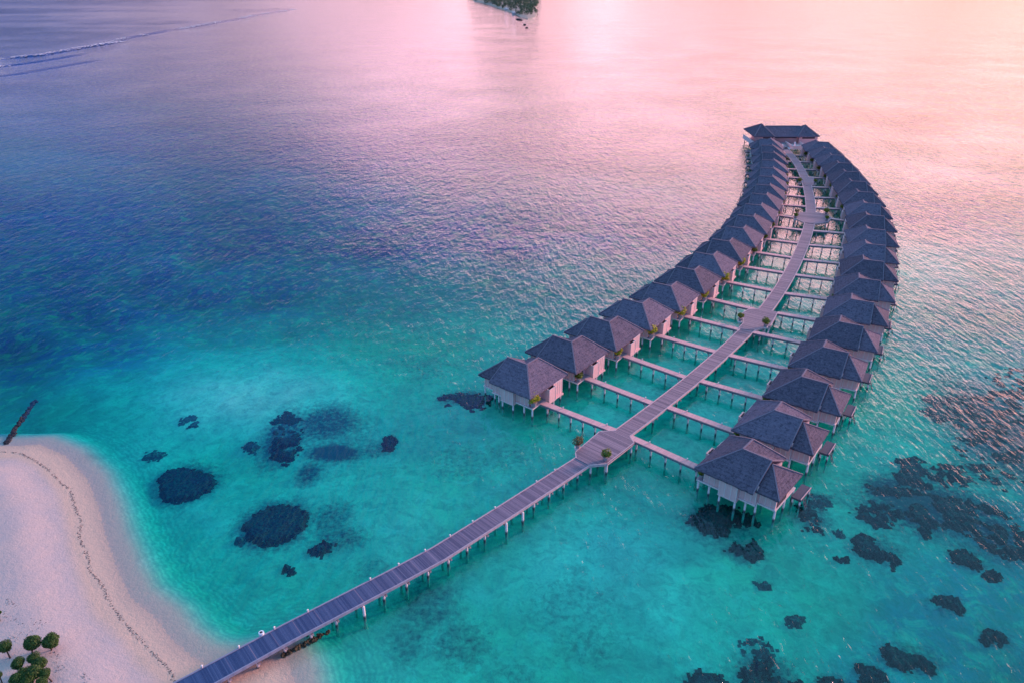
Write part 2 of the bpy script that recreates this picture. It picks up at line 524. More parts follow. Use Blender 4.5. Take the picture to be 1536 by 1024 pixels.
def fbm(x, y, seed=0, octs=4):
    s, a, n = 0, 0.5, 0
    for k in range(octs):
        s = s + a * vnoise(x * 2 ** k, y * 2 ** k, seed + k * 13)
        n += a
        a *= 0.5
    return s / n


def field(x, y):
    """depth below the water level and bed colour at world x, y"""
    # interpolate in (bearing, log range) so that far soundings are as loosely spaced as they were taken
    y_ = np.maximum(y, 20)
    qx, qy = x / y_ * 2.2, np.log(y_) * 2.2
    kx, ky = cw[:, 0] / cw[:, 1] * 2.2, np.log(cw[:, 1]) * 2.2
    num = np.zeros(x.shape)
    den = np.zeros(x.shape)
    col = np.zeros(x.shape + (3,))
    for i in range(len(kx)):
        d2 = (qx - kx[i]) ** 2 + (qy - ky[i]) ** 2
        wgt = 1.0 / (d2 + 0.02) ** 1.6
        num += wgt * np.log(cd[i])
        den += wgt
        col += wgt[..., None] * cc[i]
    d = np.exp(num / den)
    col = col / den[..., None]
    d = d * (0.70 + 0.60 * fbm(x / 14, y / 14, 3, 5)) + 0.5 * (fbm(x / 5, y / 5, 9) - 0.5)
    sd = seg_dist(x, y, shore)
    ins = inside(x, y, land)
    dsh = 0.022 * sd + 0.075 * np.maximum(sd - 1.4, 0) ** 2
    k = 0.5
    h = np.clip(0.5 + 0.5 * (d - dsh) / k, 0, 1)
    d = d * (1 - h) + dsh * h - k * h * (1 - h)
    hb = np.minimum(0.09 * sd, 0.9) + 0.30 * np.clip((sd - 5.5) / 3.0, 0, 1) + 0.12 * (fbm(x / 3, y / 3, 21) - 0.5) * np.clip(sd / 4, 0, 1)
    d = np.where(ins, -hb, np.maximum(d, np.minimum(0.03 * sd, 0.1)))
    return d, col, ins, sd


def grow(a, b, far, step, k):
    out = [b]
    s = step
    while abs(out[-1] - b) < abs(far - b):
        s *= k
        out.append(out[-1] + (s if far > b else -s))
    return out[1:]


gx = np.array(sorted(grow(0, -100, -9000, 0.9, 1.09)) + list(np.arange(-100, 110.1, 0.8)) + grow(0, 110, 9000, 0.9, 1.09))
gy = np.array(sorted(grow(0, 40, -60, 1.0, 1.3)) + list(np.arange(40, 230.1, 0.8)) + grow(0, 230, 12000, 0.9, 1.05))
X, Y = np.meshgrid(gx, gy)
D, BC, INS, SD = field(X, Y)
nx, ny = len(gx), len(gy)


def sheet(name, zarr, keep, material, attrs):
    """one sheet of the survey grid, only the quads in keep"""
    idx = np.arange(nx * ny).reshape(ny, nx)
    q = np.stack([idx[:-1, :-1], idx[:-1, 1:], idx[1:, 1:], idx[1:, :-1]], -1)[keep]
    used = np.unique(q)
    remap = np.full(nx * ny, -1)
    remap[used] = np.arange(len(used))
    q = remap[q]
    co = np.stack([X.ravel()[used], Y.ravel()[used], zarr.ravel()[used]], -1)
    me = bpy.data.meshes.new(name)
    me.vertices.add(len(co))
    me.vertices.foreach_set('co', co.ravel())
    me.loops.add(q.size)
    me.loops.foreach_set('vertex_index', q.ravel())
    me.polygons.add(len(q))
    me.polygons.foreach_set('loop_start', np.arange(len(q)) * 4)
    me.polygons.foreach_set('loop_total', np.full(len(q), 4))
    me.polygons.foreach_set('use_smooth', np.ones(len(q), bool))
    me.update(calc_edges=True)
    for k, v in attrs.items():
        if v.ndim == 3:
            a = me.color_attributes.new(k, 'FLOAT_COLOR', 'POINT')
            c = np.concatenate([v.reshape(-1, 3)[used], np.ones((len(used), 1))], 1)
            a.data.foreach_set('color', c.ravel().astype(np.float32))
        else:
            a = me.attributes.new(k, 'FLOAT', 'POINT')
            a.data.foreach_set('value', v.ravel()[used].astype(np.float32))
    me.materials.append(material)
    return link(name, me)


# ground: dry sand, wet sand, lagoon bed, one material so the waterline is drawn by the water alone
m, t = mat('sand_ground')
pos = t.n('ShaderNodeNewGeometry').outputs['Position']
base = t.n('ShaderNodeAttribute', {'attribute_name': 'bed'}).outputs['Color']
weed = t.n('ShaderNodeAttribute', {'attribute_name': 'weed'}).outputs['Fac']
sdn = t.n('ShaderNodeAttribute', {'attribute_name': 'shore'}).outputs['Fac']       # metres, positive on land
warp = t.mapping(pos, (1, 1, 0))
n_big = t.noise(warp, 0.11, 5.0, 0.62, 0.6)
n_mid = t.noise(warp, 0.55, 6.0, 0.72, 0.8)
n_fin = t.noise(warp, 2.6, 3.0, 0.6, 0.4)
bedc = t.mix(t.ramp(n_big, [(0.36, 0.55), (0.58, 0.0)]), base, (0.26, 0.37, 0.34), 'MIX')
bedc = t.mix(t.ramp(n_mid, [(0.30, 0.7), (0.56, 0.0)]), bedc, (0.15, 0.26, 0.26))
n_pat = t.noise(t.mapping(warp, (1, 1, 1), (0, 0, 0), (40, 17, 0)), 0.32, 6.0, 0.7, 0.7)
bedc = t.mix(t.ramp(n_pat, [(0.50, 0.0), (0.66, 0.7)]), bedc, (0.66, 0.68, 0.56))
bedc = t.mix(t.ramp(n_fin, [(0.3, 0.25), (0.6, 0.0)]), bedc, (0.22, 0.30, 0.29))
# weed: soft dark growth breaking up into specks at its rim
wn_ = t.noise(warp, 1.3, 6.0, 0.75, 0.3)
wf = t.math('ADD', weed, t.math('MULTIPLY', t.math('SUBTRACT', wn_, 0.5), 1.35))
bedc = t.mix(t.math('MULTIPLY', t.ramp(wf, [(0.22, 0.0), (0.75, 0.9)]), t.ramp(weed, [(0.0, 0.0), (0.12, 1.0)])), bedc, (0.012, 0.045, 0.100))
# ripple marks in the shallows
rip = t.n('ShaderNodeTexWave', {'wave_type': 'BANDS', 'bands_direction': 'X'}, Vector=t.n('ShaderNodeCombineXYZ', None, X=sdn), Scale=0.42, Distortion=0.0)
rv = t.n('ShaderNodeVectorMath', {'operation': 'ADD'}, i0=t.n('ShaderNodeCombineXYZ', None, X=sdn), i1=t.n('ShaderNodeVectorMath', {'operation': 'SCALE'}, i0=t.n('ShaderNodeTexNoise', None, Vector=warp, Scale=0.7, Detail=3.0).outputs['Color'], Scale=2.0))
t.set(rip, 'Vector', rv.outputs[0])
ripm = t.math('MULTIPLY', t.ramp(t.math('DIVIDE', t.math('MULTIPLY', sdn, -1.0), 20.0), [(0.04, 0.0), (0.14, 1.0), (0.40, 0.8), (0.70, 0.0)]), 0.55)
bedc = t.mix(t.math('MULTIPLY', ripm, rip.outputs[1]), bedc, (0.18, 0.29, 0.27))
n1 = t.noise(pos, 0.30, 4.0, 0.6)
n2 = t.noise(pos, 5.0, 4.0, 0.7)
n3 = t.noise(pos, 1.4, 5.0, 0.7)
s_ = t.math('ADD', sdn, t.math('MULTIPLY', t.math('SUBTRACT', n1, 0.5), 1.2))
dryc = t.ramp(n2, [(0.3, (0.50, 0.39, 0.35)), (0.65, (0.60, 0.46, 0.41))])
dryc = t.mix(t.ramp(n1, [(0.4, 0.5), (0.6, 0.0)]), dryc, (0.47, 0.40, 0.39))
dryc = t.mix(t.ramp(n3, [(0.28, 0.5), (0.42, 0.0)]), dryc, (0.40, 0.34, 0.34))
wet = (0.60, 0.43, 0.33)
land_c = t.mix(t.ramp(t.math('DIVIDE', s_, 10.0), [(0.34, 0.0), (0.48, 1.0)]), wet, dryc)
land_c = t.mix(t.ramp(t.math('DIVIDE', s_, 10.0), [(0.0, 0.75), (0.16, 0.0)]), land_c, (0.46, 0.35, 0.29))
shf = t.ramp(t.math('MULTIPLY_ADD', s_, 0.1, 0.5), [(0.0, 0.0), (0.30, 0.9), (0.5, 1.0)])
col = t.mix(shf, bedc, land_c)
bp = t.n('ShaderNodeBump', None, Strength=0.9, Distance=0.12, Height=t.math('ADD', n3, t.math('MULTIPLY', n2, 0.4)))
t.out(t.n('ShaderNodeBsdfDiffuse', None, Color=col, Normal=bp))
M_BED = M_BEACH = m

# weed beds on the sand: pixel outline centre, radii, strength
WEED = [(277, 722, 52, 32, 0.85), (411, 784, 60, 38, 0.85), (425, 655, 38, 44, 0.72), (583, 660, 16, 14, 0.6), (1065, 778, 50, 24, 0.7), (490, 636, 62, 30, 0.72), (500, 678, 46, 14, 0.95), (500, 660, 75, 50, 0.45), (560, 672, 36, 16, 0.5), (463, 708, 24, 20, 0.70), (497, 775, 38, 32, 0.55), (510, 805, 48, 22, 0.60), (480, 822, 26, 10, 0.7),
        (425, 655, 34, 36, 0.35), (640, 905, 60, 50, 0.52), (690, 960, 55, 45, 0.5), (610, 960, 40, 45, 0.48), (560, 850, 40, 18, 0.36), (700, 592, 48, 14, 0.62), (135, 697, 22, 9, 0.6),
        (155, 708, 14, 8, 0.4), (1090, 790, 70, 30, 0.5), (1220, 770, 30, 26, 0.6), (1230, 745, 26, 12, 0.7), (1400, 755, 130, 40, 0.80), (1340, 735, 54, 30, 0.8), (1510, 640, 95, 90, 0.72), (1500, 790, 60, 40, 0.7),
        (1420, 605, 44, 22, 0.50), (1390, 705, 80, 22, 0.48), (1316, 815, 48, 26, 0.55), (1150, 1000, 60, 36, 0.62), (1060, 1015, 45, 20, 0.6), (1370, 970, 60, 26, 0.55), (1250, 1012, 46, 18, 0.55), (1310, 1000, 34, 24, 0.5), (1455, 822, 40, 22, 0.5), (1118, 818, 44, 22, 0.55), (1428, 893, 40, 18, 0.45), (1498, 938, 34, 18, 0.45),
        (1140, 965, 28, 14, 0.45), (760, 680, 50, 30, 0.34), (690, 690, 60, 36, 0.34), (860, 900, 90, 50, 0.30), (1010, 590, 60, 30, 0.32), (1150, 868, 20, 8, 0.4), (640, 540, 60, 30, 0.30),
        (880, 960, 70, 40, 0.33), (770, 1000, 60, 30, 0.33), (1480, 700, 70, 30, 0.5), (420, 780, 62, 40, 0.3), (277, 724, 54, 34, 0.3)]
WD = np.zeros(X.shape)
for (px, py, rx, ry, st) in WEED:
    c_ = at(px, py, -1.5)
    ax = (at(px + rx, py, -1.5) - at(px - rx, py, -1.5)).length / 2
    ay = (at(px, py + ry, -1.5) - at(px, py - ry, -1.5)).length / 2
    k_ = np.sqrt(((X - c_.x) / ax) ** 2 + ((Y - c_.y) / ay) ** 2)
    WD = np.maximum(WD, st * np.clip(1.45 - 1.0 * k_, 0, 1))
SHORE = np.where(INS, SD, -SD)
ATT = {'bed': BC, 'weed': WD, 'shore': SHORE}

quad_land = INS[:-1, :-1] | INS[1:, :-1] | INS[:-1, 1:] | INS[1:, 1:]
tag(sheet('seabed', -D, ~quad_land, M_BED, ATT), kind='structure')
tag(sheet('beach', -D, quad_land, M_BEACH, ATT), kind='structure')

# ------------------------------------------------------------------ water
m, t = mat('sea_water')
pos = t.n('ShaderNodeNewGeometry').outputs['Position']
calm = t.n('ShaderNodeAttribute', {'attribute_name': 'calm'}).outputs['Fac']
ROT = (0, 0, math.radians(-8))
p1 = t.mapping(pos, (1 / 0.85, 1 / 2.6, 1), ROT)
p2 = t.mapping(pos, (1 / 0.42, 1 / 1.0, 1), (0, 0, math.radians(14)))
p3 = t.mapping(pos, (1 / 2.6, 1 / 6.0, 1), (0, 0, math.radians(-14)))
h1 = t.noise(p1, 1.0, 3.0, 0.5, 0.3)
h2 = t.noise(p2, 1.0, 3.0, 0.55, 0.2)
h3 = t.noise(p3, 1.0, 2.0, 0.5, 0.2)
gust = t.noise(pos, 0.02, 3.0, 0.5)
hh = t.math('ADD', t.math('MULTIPLY', h1, 0.24), t.math('ADD', t.math('MULTIPLY', h2, 0.075), t.math('MULTIPLY', h3, 0.30)))
amp = t.math('MULTIPLY', calm, t.ramp(gust, [(0.3, 0.6), (0.7, 1.35)]))
bp = t.n('ShaderNodeBump', None, Strength=1.0, Distance=1.0, Height=t.math('MULTIPLY', hh, amp))
# the sheet does not bend light, so the same reflectance is used from above and below
back = t.n('ShaderNodeNewGeometry').outputs['Backfacing']
fr = t.n('ShaderNodeFresnel', None, IOR=t.math('MULTIPLY_ADD', back, 1 / 1.45 - 1.45, 1.45), Normal=bp)
gl = t.n('ShaderNodeBsdfGlossy', {'distribution': 'GGX'}, Color=(1, 1, 1, 1), Roughness=0.03, Normal=bp)
trn = t.n('ShaderNodeBsdfTransparent', None, Color=(1, 1, 1, 1))
mx = t.n('ShaderNodeMixShader', None, Fac=fr, i1=trn, i2=gl)
A = (0.62, 0.030, 0.058)      # absorption per metre
dens = max(A) * 1.02
vol = t.n('ShaderNodeVolumeAbsorption', None, Color=(*[1 - a / dens for a in A], 1), Density=dens)
t.out(mx, vol)
M_WATER = m

# calm water between the two villa rows, lively outside
R_PX = [((944.5, 654.2), (1058, 705)), ((1001, 609.3), (1107.4, 648.4)), ((1053, 571), (1152, 599.5)), ((1095.6, 532.4), (1187, 552.5)),
        ((1127, 497), (1214.8, 516.7)), ((1166, 469), (1234.4, 480.8)), ((1177.7, 439.6), (1250, 449.4)), ((1194, 412), (1259.7, 419)),
        ((1205, 389), (1263.6, 395.7)), ((1214.8, 367.3), (1269.5, 372.2)), ((1220.6, 345.9), (1270.5, 349.5)), ((1247, 328), (1268.5, 330.5)),
        ((1224.5, 311.6), (1259.7, 313.5)), ((1222.6, 296), (1252, 297)), ((1218.7, 280.4), (1244, 281.3)), ((1214.8, 265.7), (1234, 266.7)),
        ((1207, 254), (1224.5, 255)), ((1197, 242.3), (1214.8, 243.2))]
L_PX = [((813, 603), (922, 645)), ((880, 566), (981, 605)), ((937, 533), (1030, 566)), ((985, 502), (1075, 527.5)), ((1030, 474), (1110, 494)),
        ((1063, 447.4), (1133.4, 464)), ((1091, 422), (1160, 435.7)), ((1116, 399.6), (1177.7, 409)), ((1135.7, 378), (1187.4, 386)),
        ((1151, 358.6), (1198, 364.4)), ((1163, 340), (1204, 344.8)), ((1167, 322.5), (1191, 326)), ((1175.7, 306.7), (1209, 309.6)),
        ((1177.7, 293), (1207, 295)), ((1178.4, 279), (1205, 280.8)), ((1179.6, 265.7), (1199, 266.7)), ((1179.2, 253.3), (1197, 254)),
        ((1176, 241.6), (1191.3, 242.3)), ((1172, 231.5), (1185.5, 232.5))]
ZD = 2.0
RW = [(at(*a, ZD), at(*b, ZD)) for a, b in R_PX]      # (path end, villa end)
LW = [(at(*b, ZD), at(*a, ZD)) for a, b in L_PX]

lag = [(p.x, p.y) for _, p in LW] + [(p.x, p.y) for _, p in reversed(RW)]
lagd = seg_dist(X, Y, lag, True)
lagin = inside(X, Y, np.array(lag))
sgn = np.where(lagin, lagd, -lagd)
CALM = 1.0 - 0.58 * np.clip((sgn + 4) / 8, 0, 1)
CALM *= 1 - 0.6 * np.clip(1 - SD / 45, 0, 1)           # sheltered by the beach
CALM *= np.where(X < -10, 1 - 0.38 * np.clip((-X - 10) / 70, 0, 1), 1.0)
CALM *= 1 - 0.08 * np.clip((X - 25) / 20, 0, 1) * np.clip((150 - Y) / 40, 0, 1)   # sheltered behind the reef flat
# rougher sea outside the reef
_o = np.array([tuple(at(px, py, 0).xy) for px, py in [(-60, 110), (0, 100), (120, 74), (260, 46), (420, 18), (520, -2), (700, -30)]])
_yo = np.interp(np.arctan2(X, np.maximum(Y, 1)), np.arctan2(_o[:, 0], _o[:, 1]), np.hypot(_o[:, 0], _o[:, 1]), right=9e9)
_oc = np.clip((np.hypot(X, Y) - _yo) / 80, 0, 1) * (X < -30)
CALM *= 1 + _oc * (0.0 + 2.4 * np.clip(fbm(X / 260, Y / 55, 31, 4) * 3.0 - 1.1, 0, 1))
wo_ = sheet('water', np.zeros_like(X), np.ones((ny - 1, nx - 1), bool), M_WATER, {'calm': CALM})
me = wo_.data
bm = bmesh.new()
bm.from_mesh(me)
bm.verts.ensure_lookup_table()
be = [e for e in bm.edges if e.is_boundary]
r = bmesh.ops.extrude_edge_only(bm, edges=be)
nv = [g for g in r['geom'] if isinstance(g, bmesh.types.BMVert)]
for v in nv:
    v.co.z = -40
ne = [g for g in r['geom'] if isinstance(g, bmesh.types.BMEdge) and all(v.co.z < -30 for v in g.verts)]
bmesh.ops.edgeloop_fill(bm, edges=ne)
bmesh.ops.recalc_face_normals(bm, faces=bm.faces)
bm.to_mesh(me)
bm.free()
tag(wo_, kind='structure')


def bed_z(x, y):
    d, _, _, _ = field(np.array([x]), np.array([y]))
    return -float(d[0])


# ------------------------------------------------------------------ coral and seagrass patches on the seabed
def patch(name, label, cat, poly_px, mat_, thresh=0.0, scale=1.1, height=0.6, edge=0.8, kind=None, group=None, seed=1, cell=0.2):
    pw = np.array([tuple(at(x, y, -1.2).xy) for x, y in poly_px])
    x0, y0 = pw.min(0) - 1
    x1, y1 = pw.max(0) + 1
    cell = max(cell, math.sqrt((x1 - x0) * (y1 - y0) / 16000))
    xs = np.arange(x0, x1, cell)
    ys = np.arange(y0, y1, cell)
    GX, GY = np.meshgrid(xs, ys)
    sd = seg_dist(GX, GY, [tuple(p) for p in pw], True) * np.where(inside(GX, GY, pw), 1, -1)
    n1 = fbm(GX / scale, GY / scale, seed, 4)
    n2 = fbm(GX / (scale * 0.30), GY / (scale * 0.30), seed + 5, 3)
    val = sd / edge + (n1 - 0.5) * 1.8 + (n2 - 0.5) * 2.6
    if thresh > 0:
        val = np.minimum(val, (n1 - thresh) * 14 + (n2 - 0.5) * 3)
    d, _, _, _ = field(GX, GY)
    hgt = np.clip(val, -0.4, 1) * height * (0.55 + 0.9 * n2)
    Z = np.maximum(np.minimum(-d + hgt, -1.0), -d + 0.03)
    k = val > 0
    kq = k[:-1, :-1] | k[1:, :-1] | k[:-1, 1:] | k[1:, 1:]
    H, W = GX.shape
    idx = np.arange(H * W).reshape(H, W)
    q = np.stack([idx[:-1, :-1], idx[:-1, 1:], idx[1:, 1:], idx[1:, :-1]], -1)[kq]
    if not len(q):
        return None
    used = np.unique(q)
    rm = np.full(H * W, -1)
    rm[used] = np.arange(len(used))
    co = np.stack([GX.ravel()[used], GY.ravel()[used], Z.ravel()[used]], -1)
    me = bpy.data.meshes.new(name)
    me.from_pydata(co.tolist(), [], rm[q].tolist())
    me.materials.append(mat_)
    o = link(name, me)
    if kind:
        tag(o, label, cat, group, kind)
    else:
        tag(o, label, cat, group)
    return o


def ell(cx, cy, rx, ry, rot=0, n=18, wob=0.1, seed=0):
    rr = random.Random(seed + int(cx * 7 + cy))
    out = []
    c, s = math.cos(rot), math.sin(rot)
    for i in range(n):
        a = 2 * math.pi * i / n
        k = 1 + rr.uniform(-wob, wob)
        x, y = rx * k * math.cos(a), ry * k * math.sin(a)
        out.append((cx + c * x - s * y, cy + s * x + c * y))
    return out


patch('coral_patch', 'dark round coral patch with a squared left corner, off the beach', 'coral', [(234, 712), (250, 701), (275, 696), (300, 700), (317, 707), (322, 719), (316, 731), (300, 741),
      (280, 746), (262, 747), (247, 748), (241, 737)], M_CORAL, edge=0.5, height=0.55, seed=3)
patch('coral_patch', 'large dark oval coral patch between the beach and the boardwalk', 'coral', [(363, 787), (375, 772), (400, 757), (430, 753), (450, 757), (462, 770), (458, 785), (440, 800),
      (415, 813), (392, 814), (372, 803)], M_CORAL, edge=0.5, height=0.55, seed=8)
patch('coral_patch', 'ragged dark coral patch of two lobes, above the large oval', 'coral', [(398, 653), (410, 632), (430, 620), (447, 628), (450, 660), (452, 675), (435, 688), (408, 680), (410, 664)], M_CORAL, thresh=0.45, edge=0.9, scale=1.5, height=0.5, seed=5)
patch('coral_patch', 'small dark square coral head, alone right of the blurred weed bed', 'coral', [(573, 652), (586, 649), (595, 655), (590, 670), (577, 671)], M_CORAL, edge=0.5, seed=6)
patch('coral_patch', 'dark ring shaped coral, upper of the two rings off the beach', 'coral', [(267, 640), (276, 628), (290, 625), (300, 630), (293, 639), (280, 641), (288, 636), (292, 631), (283, 630), (275, 636)], M_GRASSBED, edge=0.6, height=0.4, seed=7)
patch('coral_patch', 'small dark ring of coral just above the squared coral patch', 'coral', ell(231, 680, 14, 6), M_GRASSBED, edge=0.7, height=0.4, seed=9)
patch('coral_patch', 'small irregular coral head below the large oval patch', 'coral', ell(432, 849, 8, 5), M_CORAL, edge=0.5, seed=11)
patch('coral_patch', 'tiny coral head left of the two lobed patch', 'coral', ell(375, 667, 10, 6), M_GRASSBED, edge=0.6, seed=12)
patch('coral_patch', 'tiny coral head touching the lower left of the large oval', 'coral', ell(359, 808, 7, 5), M_GRASSBED, edge=0.6, seed=13)
patch('coral_patch', 'dark coral clump inside the mottled weed right of the large oval', 'coral', ell(483, 818, 16, 7, -0.3), M_CORAL, edge=0.7, seed=14)
patch('coral_patch', 'dark weed bed on the sand in front of the nearest left villa', 'coral', [(655, 590), (690, 582), (730, 590), (738, 605), (712, 612), (690, 604), (668, 602)], M_CORAL, thresh=0.45, scale=2.0, edge=0.9, height=0.4, seed=20)
patch('coral_patch', 'dark coral spread under the posts of the nearest right villa', 'coral', [(1035, 778), (1052, 766), (1060, 748), (1090, 752), (1130, 770), (1140, 782), (1100, 780), (1090, 793), (1062, 793)], M_CORAL, edge=0.8, scale=1.6, height=0.6, seed=22)
patch('coral_patch', 'dark claw shaped coral on pale sand below the nearest right villa', 'coral', [(1088, 815), (1105, 806), (1122, 811), (1132, 799), (1148, 816), (1148, 828), (1130, 833), (1118, 822), (1100, 817)], M_CORAL, edge=0.5, seed=23)
patch('coral_patch', 'narrow dark coral streak beside the sun deck of the nearest right villa', 'coral', [(1198, 752), (1215, 755), (1232, 772), (1230, 790), (1215, 790), (1205, 772)], M_CORAL, thresh=0.42, scale=1.4, edge=0.7, seed=24)
patch('coral_patch', 'dark weed fringe below the sun decks of the right villa row', 'coral', [(1210, 737), (1235, 738), (1250, 752), (1235, 757), (1215, 750)], M_GRASSBED, thresh=0.42, scale=1.3, edge=0.8, seed=25)
patch('coral_reef', 'sprawling dark reef right of the near villas, broad and many lobed', 'coral', [(1282, 768), (1310, 745), (1312, 722), (1360, 725), (1400, 738), (1450, 745), (1500, 752), (1545, 780), (1545, 832), (1500, 810), (1470, 795),
      (1440, 785), (1400, 776), (1390, 790), (1360, 775), (1320, 783)], M_CORAL, thresh=0.52, scale=1.8, edge=1.2, height=0.5, seed=26)
patch('coral_reef', 'dark reef flat along the right edge of the lagoon, above the many lobed reef', 'coral', [(1440, 610), (1480, 560), (1545, 540), (1545, 720), (1500, 715), (1465, 690), (1450, 650)], M_CORAL, thresh=0.60, scale=1.5, edge=1.8, height=0.4, seed=27)
patch('coral_patch', 'faint long coral bed in open water right of the villa row', 'coral', [(1385, 590), (1440, 585), (1450, 612), (1420, 622), (1390, 610)], M_GRASSBED, thresh=0.45, scale=2.4, edge=1.3, seed=28)
patch('coral_patch', 'faint coral bed between the right villas and the reef flat', 'coral', [(1325, 690), (1370, 683), (1440, 690), (1460, 715), (1400, 725), (1350, 715)], M_CORAL, thresh=0.46, scale=2.4, edge=1.2, seed=29)
patch('coral_patch', 'dark comma shaped coral under the many lobed reef', 'coral', [(1281, 800), (1293, 793), (1310, 800), (1322, 815), (1345, 817), (1357, 832), (1344, 842), (1338, 830), (1315, 828), (1290, 825)], M_CORAL, edge=0.6, seed=30)
patch('coral_patch', 'tiny dark coral speck left of the comma shaped coral', 'coral', ell(1260, 795, 6, 4), M_GRASSBED, edge=0.5, seed=31)
patch('coral_patch', 'small dark bow shaped coral below the comma shaped coral', 'coral', [(1250, 822), (1262, 826), (1275, 826), (1272, 833), (1258, 831)], M_CORAL, edge=0.4, seed=32)
patch('coral_patch', 'rounded dark coral head right of the comma shaped coral', 'coral', [(1430, 812), (1450, 808), (1475, 822), (1484, 836), (1470, 838), (1440, 828)], M_CORAL, edge=0.6, seed=33)
patch('coral_patch', 'small round coral head at the tip of the rounded one', 'coral', ell(1494, 846, 12, 7), M_CORAL, edge=0.5, seed=34)
patch('coral_patch', 'thin arched coral crescent in deep teal water', 'coral', [(1400, 886), (1415, 880), (1440, 884), (1455, 900), (1448, 908), (1432, 898), (1412, 892)], M_CORAL, edge=0.35, seed=35)
patch('coral_patch', 'hook shaped coral crescent nearest the right edge', 'coral', [(1474, 938), (1488, 928), (1508, 927), (1520, 940), (1512, 948), (1500, 938), (1488, 947)], M_CORAL, edge=0.35, seed=36)
patch('coral_patch', 'thick dark coral crescent like a kidney, lower right', 'coral', [(1324, 955), (1338, 948), (1358, 960), (1385, 962), (1408, 975), (1412, 990), (1395, 990), (1388, 978), (1362, 988), (1340, 980)], M_CORAL, edge=0.35, seed=37)
patch('coral_patch', 'oval dark coral head left of the kidney shaped crescent', 'coral', [(1290, 988), (1305, 982), (1325, 992), (1336, 1008), (1322, 1018), (1300, 1010)], M_CORAL, edge=0.6, seed=38)
patch('coral_patch', 'flat dark coral head cut by the bottom edge, centre right', 'coral', [(1224, 1006), (1250, 1001), (1275, 1008), (1290, 1030), (1240, 1022)], M_CORAL, edge=0.6, seed=39)
patch('coral_patch', 'tall lobed dark coral cluster at the bottom edge', 'coral', [(1112, 995), (1130, 990), (1135, 978), (1160, 980), (1155, 1000), (1180, 1010), (1205, 1008), (1210, 1040), (1120, 1040)], M_CORAL, edge=0.7, seed=40)
patch('coral_patch', 'wide low dark coral mound at the bottom edge', 'coral', [(1030, 1012), (1050, 1001), (1080, 1006), (1098, 1022), (1090, 1040), (1035, 1040)], M_CORAL, edge=0.6, seed=41)
patch('coral_patch', 'pale speckled coral head alone on teal sand', 'coral', ell(1196, 917, 13, 9), M_GRASSBED, thresh=0.40, edge=0.6, seed=42)
patch('coral_patch', 'scattered small coral specks above the tall lobed cluster', 'coral', [(1118, 955), (1145, 950), (1165, 965), (1158, 975), (1135, 968), (1120, 970)], M_GRASSBED, thresh=0.48, edge=0.6, seed=43)
patch('coral_patch', 'slim dark coral streak on pale sand', 'coral', [(1133, 863), (1150, 865), (1160, 873), (1145, 873)], M_GRASSBED, edge=0.4, seed=44)

# ------------------------------------------------------------------ wrack line on the beach
wr = [(-12, 676), (0, 675.6), (26, 676.7), (47, 686), (71, 702), (92, 724), (105, 731), (112, 758), (122, 782), (118, 799), (120, 808), (134, 840), (135, 856), (152.5, 875),
      (167.6, 907), (189, 935), (210.5, 958.7), (232, 980), (258, 1008), (262, 1024)]
wp = [at(x, y, 0.4) for x, y in wr]
b = MB()
for i in range(len(wp) - 1):
    a, c = wp[i], wp[i + 1]
    n = int((c - a).length / 0.055)
    for k in range(n):
        q = a.lerp(c, k / n)
        if vnoise(np.array([q.x * 1.3]), np.array([q.y * 1.3]), 4)[0] < 0.24:
            continue
        off = random.gauss(0, 0.07) + random.choice((-0.16, 0.16)) * math.sin(q.x * 1.7 + q.y * 2.3) + 0.10 * math.sin(q.x * 4.1 - q.y * 3.7)
        x, y = q.x + off, q.y + random.gauss(0, 0.10)
        z = bed_z(x, y) + 0.01
        s = random.uniform(0.022, 0.075)
        rz = random.uniform(0, 6.28)
        ca, sa = math.cos(rz) * s * 1.8, math.sin(rz) * s * 1.8
        cb, sb = -math.sin(rz) * s * 0.6, math.cos(rz) * s * 0.6
        b.add([(x - ca, y - sa, z), (x + cb, y + sb, z), (x + ca, y + sa, z), (x - cb, y - sb, z), (x, y, z + s * 0.7)],
              [(0, 3, 4), (3, 2, 4), (2, 1, 4), (1, 0, 4)])
# stray wisps on the upper sand
for k in range(150):
    px, py = random.choice([(27, 932), (20, 955), (40, 952), (90, 1000), (82, 985), (130, 1015), (18, 905), (60, 935), (8, 925)])
    q = at(px + random.gauss(0, 6), py + random.gauss(0, 4), 1.0)
    z = bed_z(q.x, q.y) + 0.01
    s = random.uniform(0.03, 0.09)
    rz = random.uniform(0, 6.28)
    b.add([(q.x - s * 1.6 * math.cos(rz), q.y - s * 1.6 * math.sin(rz), z), (q.x + s * 0.5 * math.sin(rz), q.y - s * 0.5 * math.cos(rz), z),
           (q.x + s * 1.6 * math.cos(rz), q.y + s * 1.6 * math.sin(rz), z), (q.x, q.y, z + s * 0.6)], [(0, 1, 3), (1, 2, 3), (2, 0, 3)])
tag(b.build('seaweed', M_WEED), 'dark wrack line of dried seaweed along the beach', 'seaweed', kind='stuff')


# ------------------------------------------------------------------ boulders
def boulder(b, x, y, z, r, rr, flat=0.7):
    vs = []
    n, mrow = 7, 4
    for j in range(mrow + 1):
        th = math.pi * j / mrow
        for i in range(n):
            a = 2 * math.pi * i / n + j * 0.4
            k = r * rr.uniform(0.75, 1.15)
            vs.append((x + k * math.sin(th) * math.cos(a), y + k * math.sin(th) * math.sin(a), z + k * flat * math.cos(th)))
    fs = [(j * n + i, (j + 1) * n + i, (j + 1) * n + (i + 1) % n, j * n + (i + 1) % n) for j in range(mrow) for i in range(n)]
    b.add(vs, fs)


